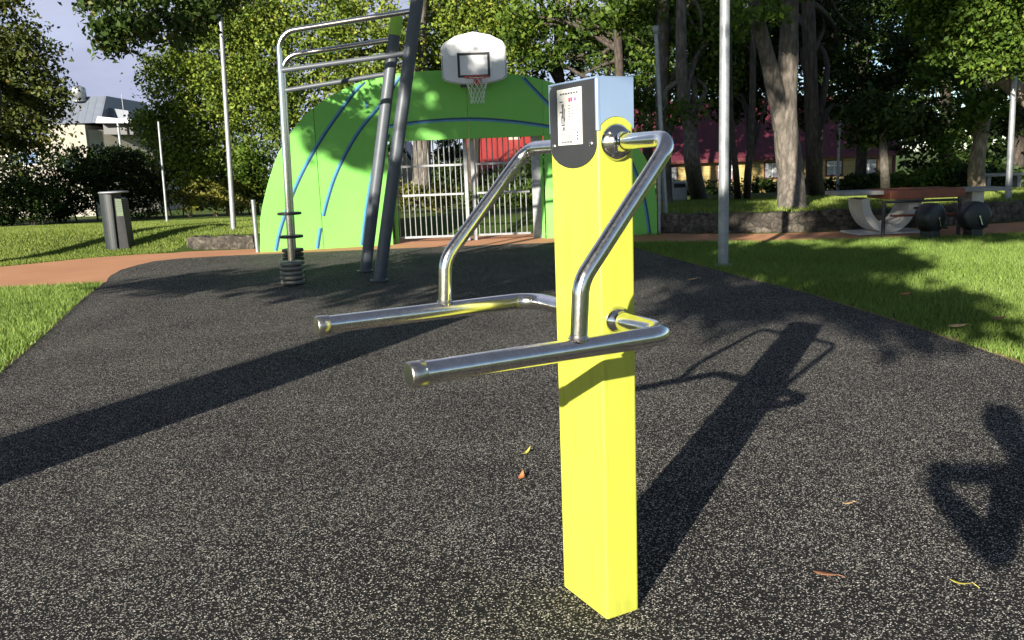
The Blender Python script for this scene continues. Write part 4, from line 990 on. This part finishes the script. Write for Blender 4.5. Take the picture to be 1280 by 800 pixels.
def j(name, u, s, v, r, r2=None): p = us(u, s, v); J[name] = len(V); V.append((p.x, p.y, p.z, r, r2 or r))
V = []; E = []
j('pelvis', 0.525, -.34, .86, .15, .12); j('waist', 0.515, -.34, 1.02, .135, .11); j('chest', 0.485, -.33, 1.22, .155, .12); j('neckb', 0.445, -.31, 1.43, .075); j('neck', 0.420, -.28, 1.49, .058)
j('head0', 0.395, -.24, 1.55, .072); j('head1', 0.380, -.23, 1.64, .10); j('head2', 0.375, -.24, 1.70, .075)
j('shL', 0.340, -.28, 1.38, .070); j('elL', 0.260, -.14, 1.09, .068); j('wrL', 0.110, -.04, 1.25, .056)
j('shR', 0.595, -.30, 1.38, .064); j('elR', 0.345, -.10, 1.39, .060); j('wrR', 0.135, -.03, 1.38, .048)
j('hpL', 0.425, -.32, .78, .10); j('knL', 0.415, -.28, .40, .065); j('anL', 0.405, -.36, -.03, .045)
j('hpR', 0.625, -.34, .78, .10); j('knR', 0.635, -.31, .40, .065); j('anR', 0.645, -.38, -.03, .045)
for a, b_ in (('pelvis', 'waist'), ('waist', 'chest'), ('chest', 'neckb'), ('neckb', 'neck'), ('neck', 'head0'), ('head0', 'head1'), ('head1', 'head2'), ('neckb', 'shL'), ('shL', 'elL'), ('elL', 'wrL'), ('neckb', 'shR'), ('shR', 'elR'), ('elR', 'wrR'), ('pelvis', 'hpL'), ('hpL', 'knL'), ('knL', 'anL'), ('pelvis', 'hpR'), ('hpR', 'knR'), ('knR', 'anR')): E.append((J[a], J[b_]))
for sd, du, dv in (('L', -.045, .035), ('R', -.055, -.01)):
    w0 = V[J['wr'+sd]]; u0, v0 = (.115, 1.25) if sd == 'L' else (.14, 1.38)
    palm = us(u0+du, -.03, v0+dv*.6); pi_ = len(V); V.append((palm.x, palm.y, palm.z, .052, .040)); E.append((J['wr'+sd], pi_))
    for q in range(5):
        a = (q-2)*.016; l = (.035, .05, .055, .05, .04)[q]
        k0 = len(V); p1 = us(u0+du*1.6-.01, -.03+a, v0+dv*1.6+a*.4); p2 = us(u0+du*1.6-.012-l*.5, -.045+a, v0+dv*1.6+l*.35+a*.4)
        V.append((p1.x, p1.y, p1.z, .010, .010)); V.append((p2.x, p2.y, p2.z, .008, .008)); E += [(pi_, k0), (k0, k0+1)]
for sd in ('L', 'R'):
    a = V[J['an'+sd]]; k0 = len(V); V.append((a[0]-.03, a[1]+.17, .035, .04, .035)); E.append((J['an'+sd], k0))
try:
    skin_chain('body', V, E, M['cloth'], pr)
    h2 = us(.375, -.25, 1.70)
    MB().lathe(h2-UP*.06, [(.095, -.02), (.103, .04), (.098, .09), (.07, .135), (.03, .15), (0, .152)], n=24).build('hair', M['hair'], pr)
except Exception as ex:
    print('person', ex)
ph = thing('phone', 'dark phone held in both hands, out of view at the camera', 'phone', (.06, -.045, 1.27))
MB().box((.058, -.045, 1.348), (.085, .009, .165), rz=-.06).build('body', M['phone'], ph, bevel=.006)

# ------------------------------------------------------------------ sky, sun, camera
w = bpy.data.worlds.new('World'); sc.world = w; w.use_nodes = True
nt = w.node_tree; bg = nt.nodes['Background']
sky = nt.nodes.new('ShaderNodeTexSky'); sky.sky_type = 'NISHITA'; sky.sun_disc = False
sky.sun_elevation = EL; sky.sun_rotation = math.pi+AZ; sky.air_density = .85; sky.dust_density = .5; sky.altitude = 1500; sky.ozone_density = 1.5
tc = nt.nodes.new('ShaderNodeTexCoord')
mp = nt.nodes.new('ShaderNodeMapping'); mp.inputs['Scale'].default_value = (1, 1, 2.6); nt.links.new(tc.outputs['Generated'], mp.inputs[0])
cl1 = tex(nt, 'Noise', 2.2, vec=mp.outputs[0], Detail=9, Roughness=.55); cl2 = tex(nt, 'Noise', 5.0, vec=mp.outputs[0], Detail=7)
sx = nt.nodes.new('ShaderNodeVectorMath'); sx.operation = 'DOT_PRODUCT'; sx.inputs[1].default_value = Vector((-.33, .92, .20)).normalized()
nt.links.new(tc.outputs['Generated'], sx.inputs[0])
bank = ramp(nt, sx.outputs['Value'], [(.72, (0, 0, 0)), (.90, (1, 1, 1))])          # a bank of cloud in the north, clear sky elsewhere
cov = mix(nt, 1.0, ramp(nt, cl1.outputs['Fac'], [(.30, (.45, .45, .45)), (.50, (1, 1, 1))]), bank, 'MULTIPLY')
ccol = ramp(nt, cl2.outputs['Fac'], [(.3, (2.6, 2.9, 4.1)), (.7, (4.1, 4.35, 5.6))])
sz_ = nt.nodes.new('ShaderNodeSeparateXYZ'); nt.links.new(tc.outputs['Generated'], sz_.inputs[0])
over = ramp(nt, sz_.outputs[2], [(.12, (.05, .05, .05)), (.60, (.85, .85, .85))])     # sky dimmed overhead to deepen the shadows, left open low down
nt.links.new(mix(nt, cov, mix(nt, over, sky.outputs[0], (.75, .85, 1.15)), ccol), bg.inputs[0])
bg.inputs[1].default_value = .068
sun = bpy.data.lights.new('sun', 'SUN'); sun.energy = 5.0; sun.angle = R(.53); sun.color = (1, .925, .80)
so = bpy.data.objects.new('sun', sun); COL.objects.link(so)
dvec = Vector((math.sin(AZ)*math.cos(EL), math.cos(AZ)*math.cos(EL), -math.sin(EL)))
so.rotation_euler = dvec.to_track_quat('-Z', 'Y').to_euler(); so.location = (-20, -40, 30)
cam = bpy.data.cameras.new('camera'); co = bpy.data.objects.new('camera', cam); COL.objects.link(co)
cam.sensor_width = 36; cam.lens = FPX/1280*36; cam.clip_start = .02; cam.clip_end = 5000
co.matrix_world = Matrix.Translation((0, 0, HCAM)) @ Matrix.Rotation(math.pi/2-PITCH, 4, 'X') @ Matrix.Rotation(ROLL, 4, 'Z')
sc.camera = co
sc.view_settings.view_transform = 'Standard'; sc.view_settings.look = 'None'; sc.view_settings.exposure = 1.3; sc.view_settings.gamma = 1
sc.cycles.use_denoising = True
sc.cycles.max_bounces = 8; sc.cycles.transparent_max_bounces = 6
bpy.context.view_layer.update()
from bpy_extras.object_utils import world_to_camera_view
for P in ((0, 17, 1), (.27, 2.525, 0)):
    a = world_to_camera_view(sc, co, Vector(P)); print('CAMCHECK', a.x*1280, 800-a.y*800, project(Vector(P)))
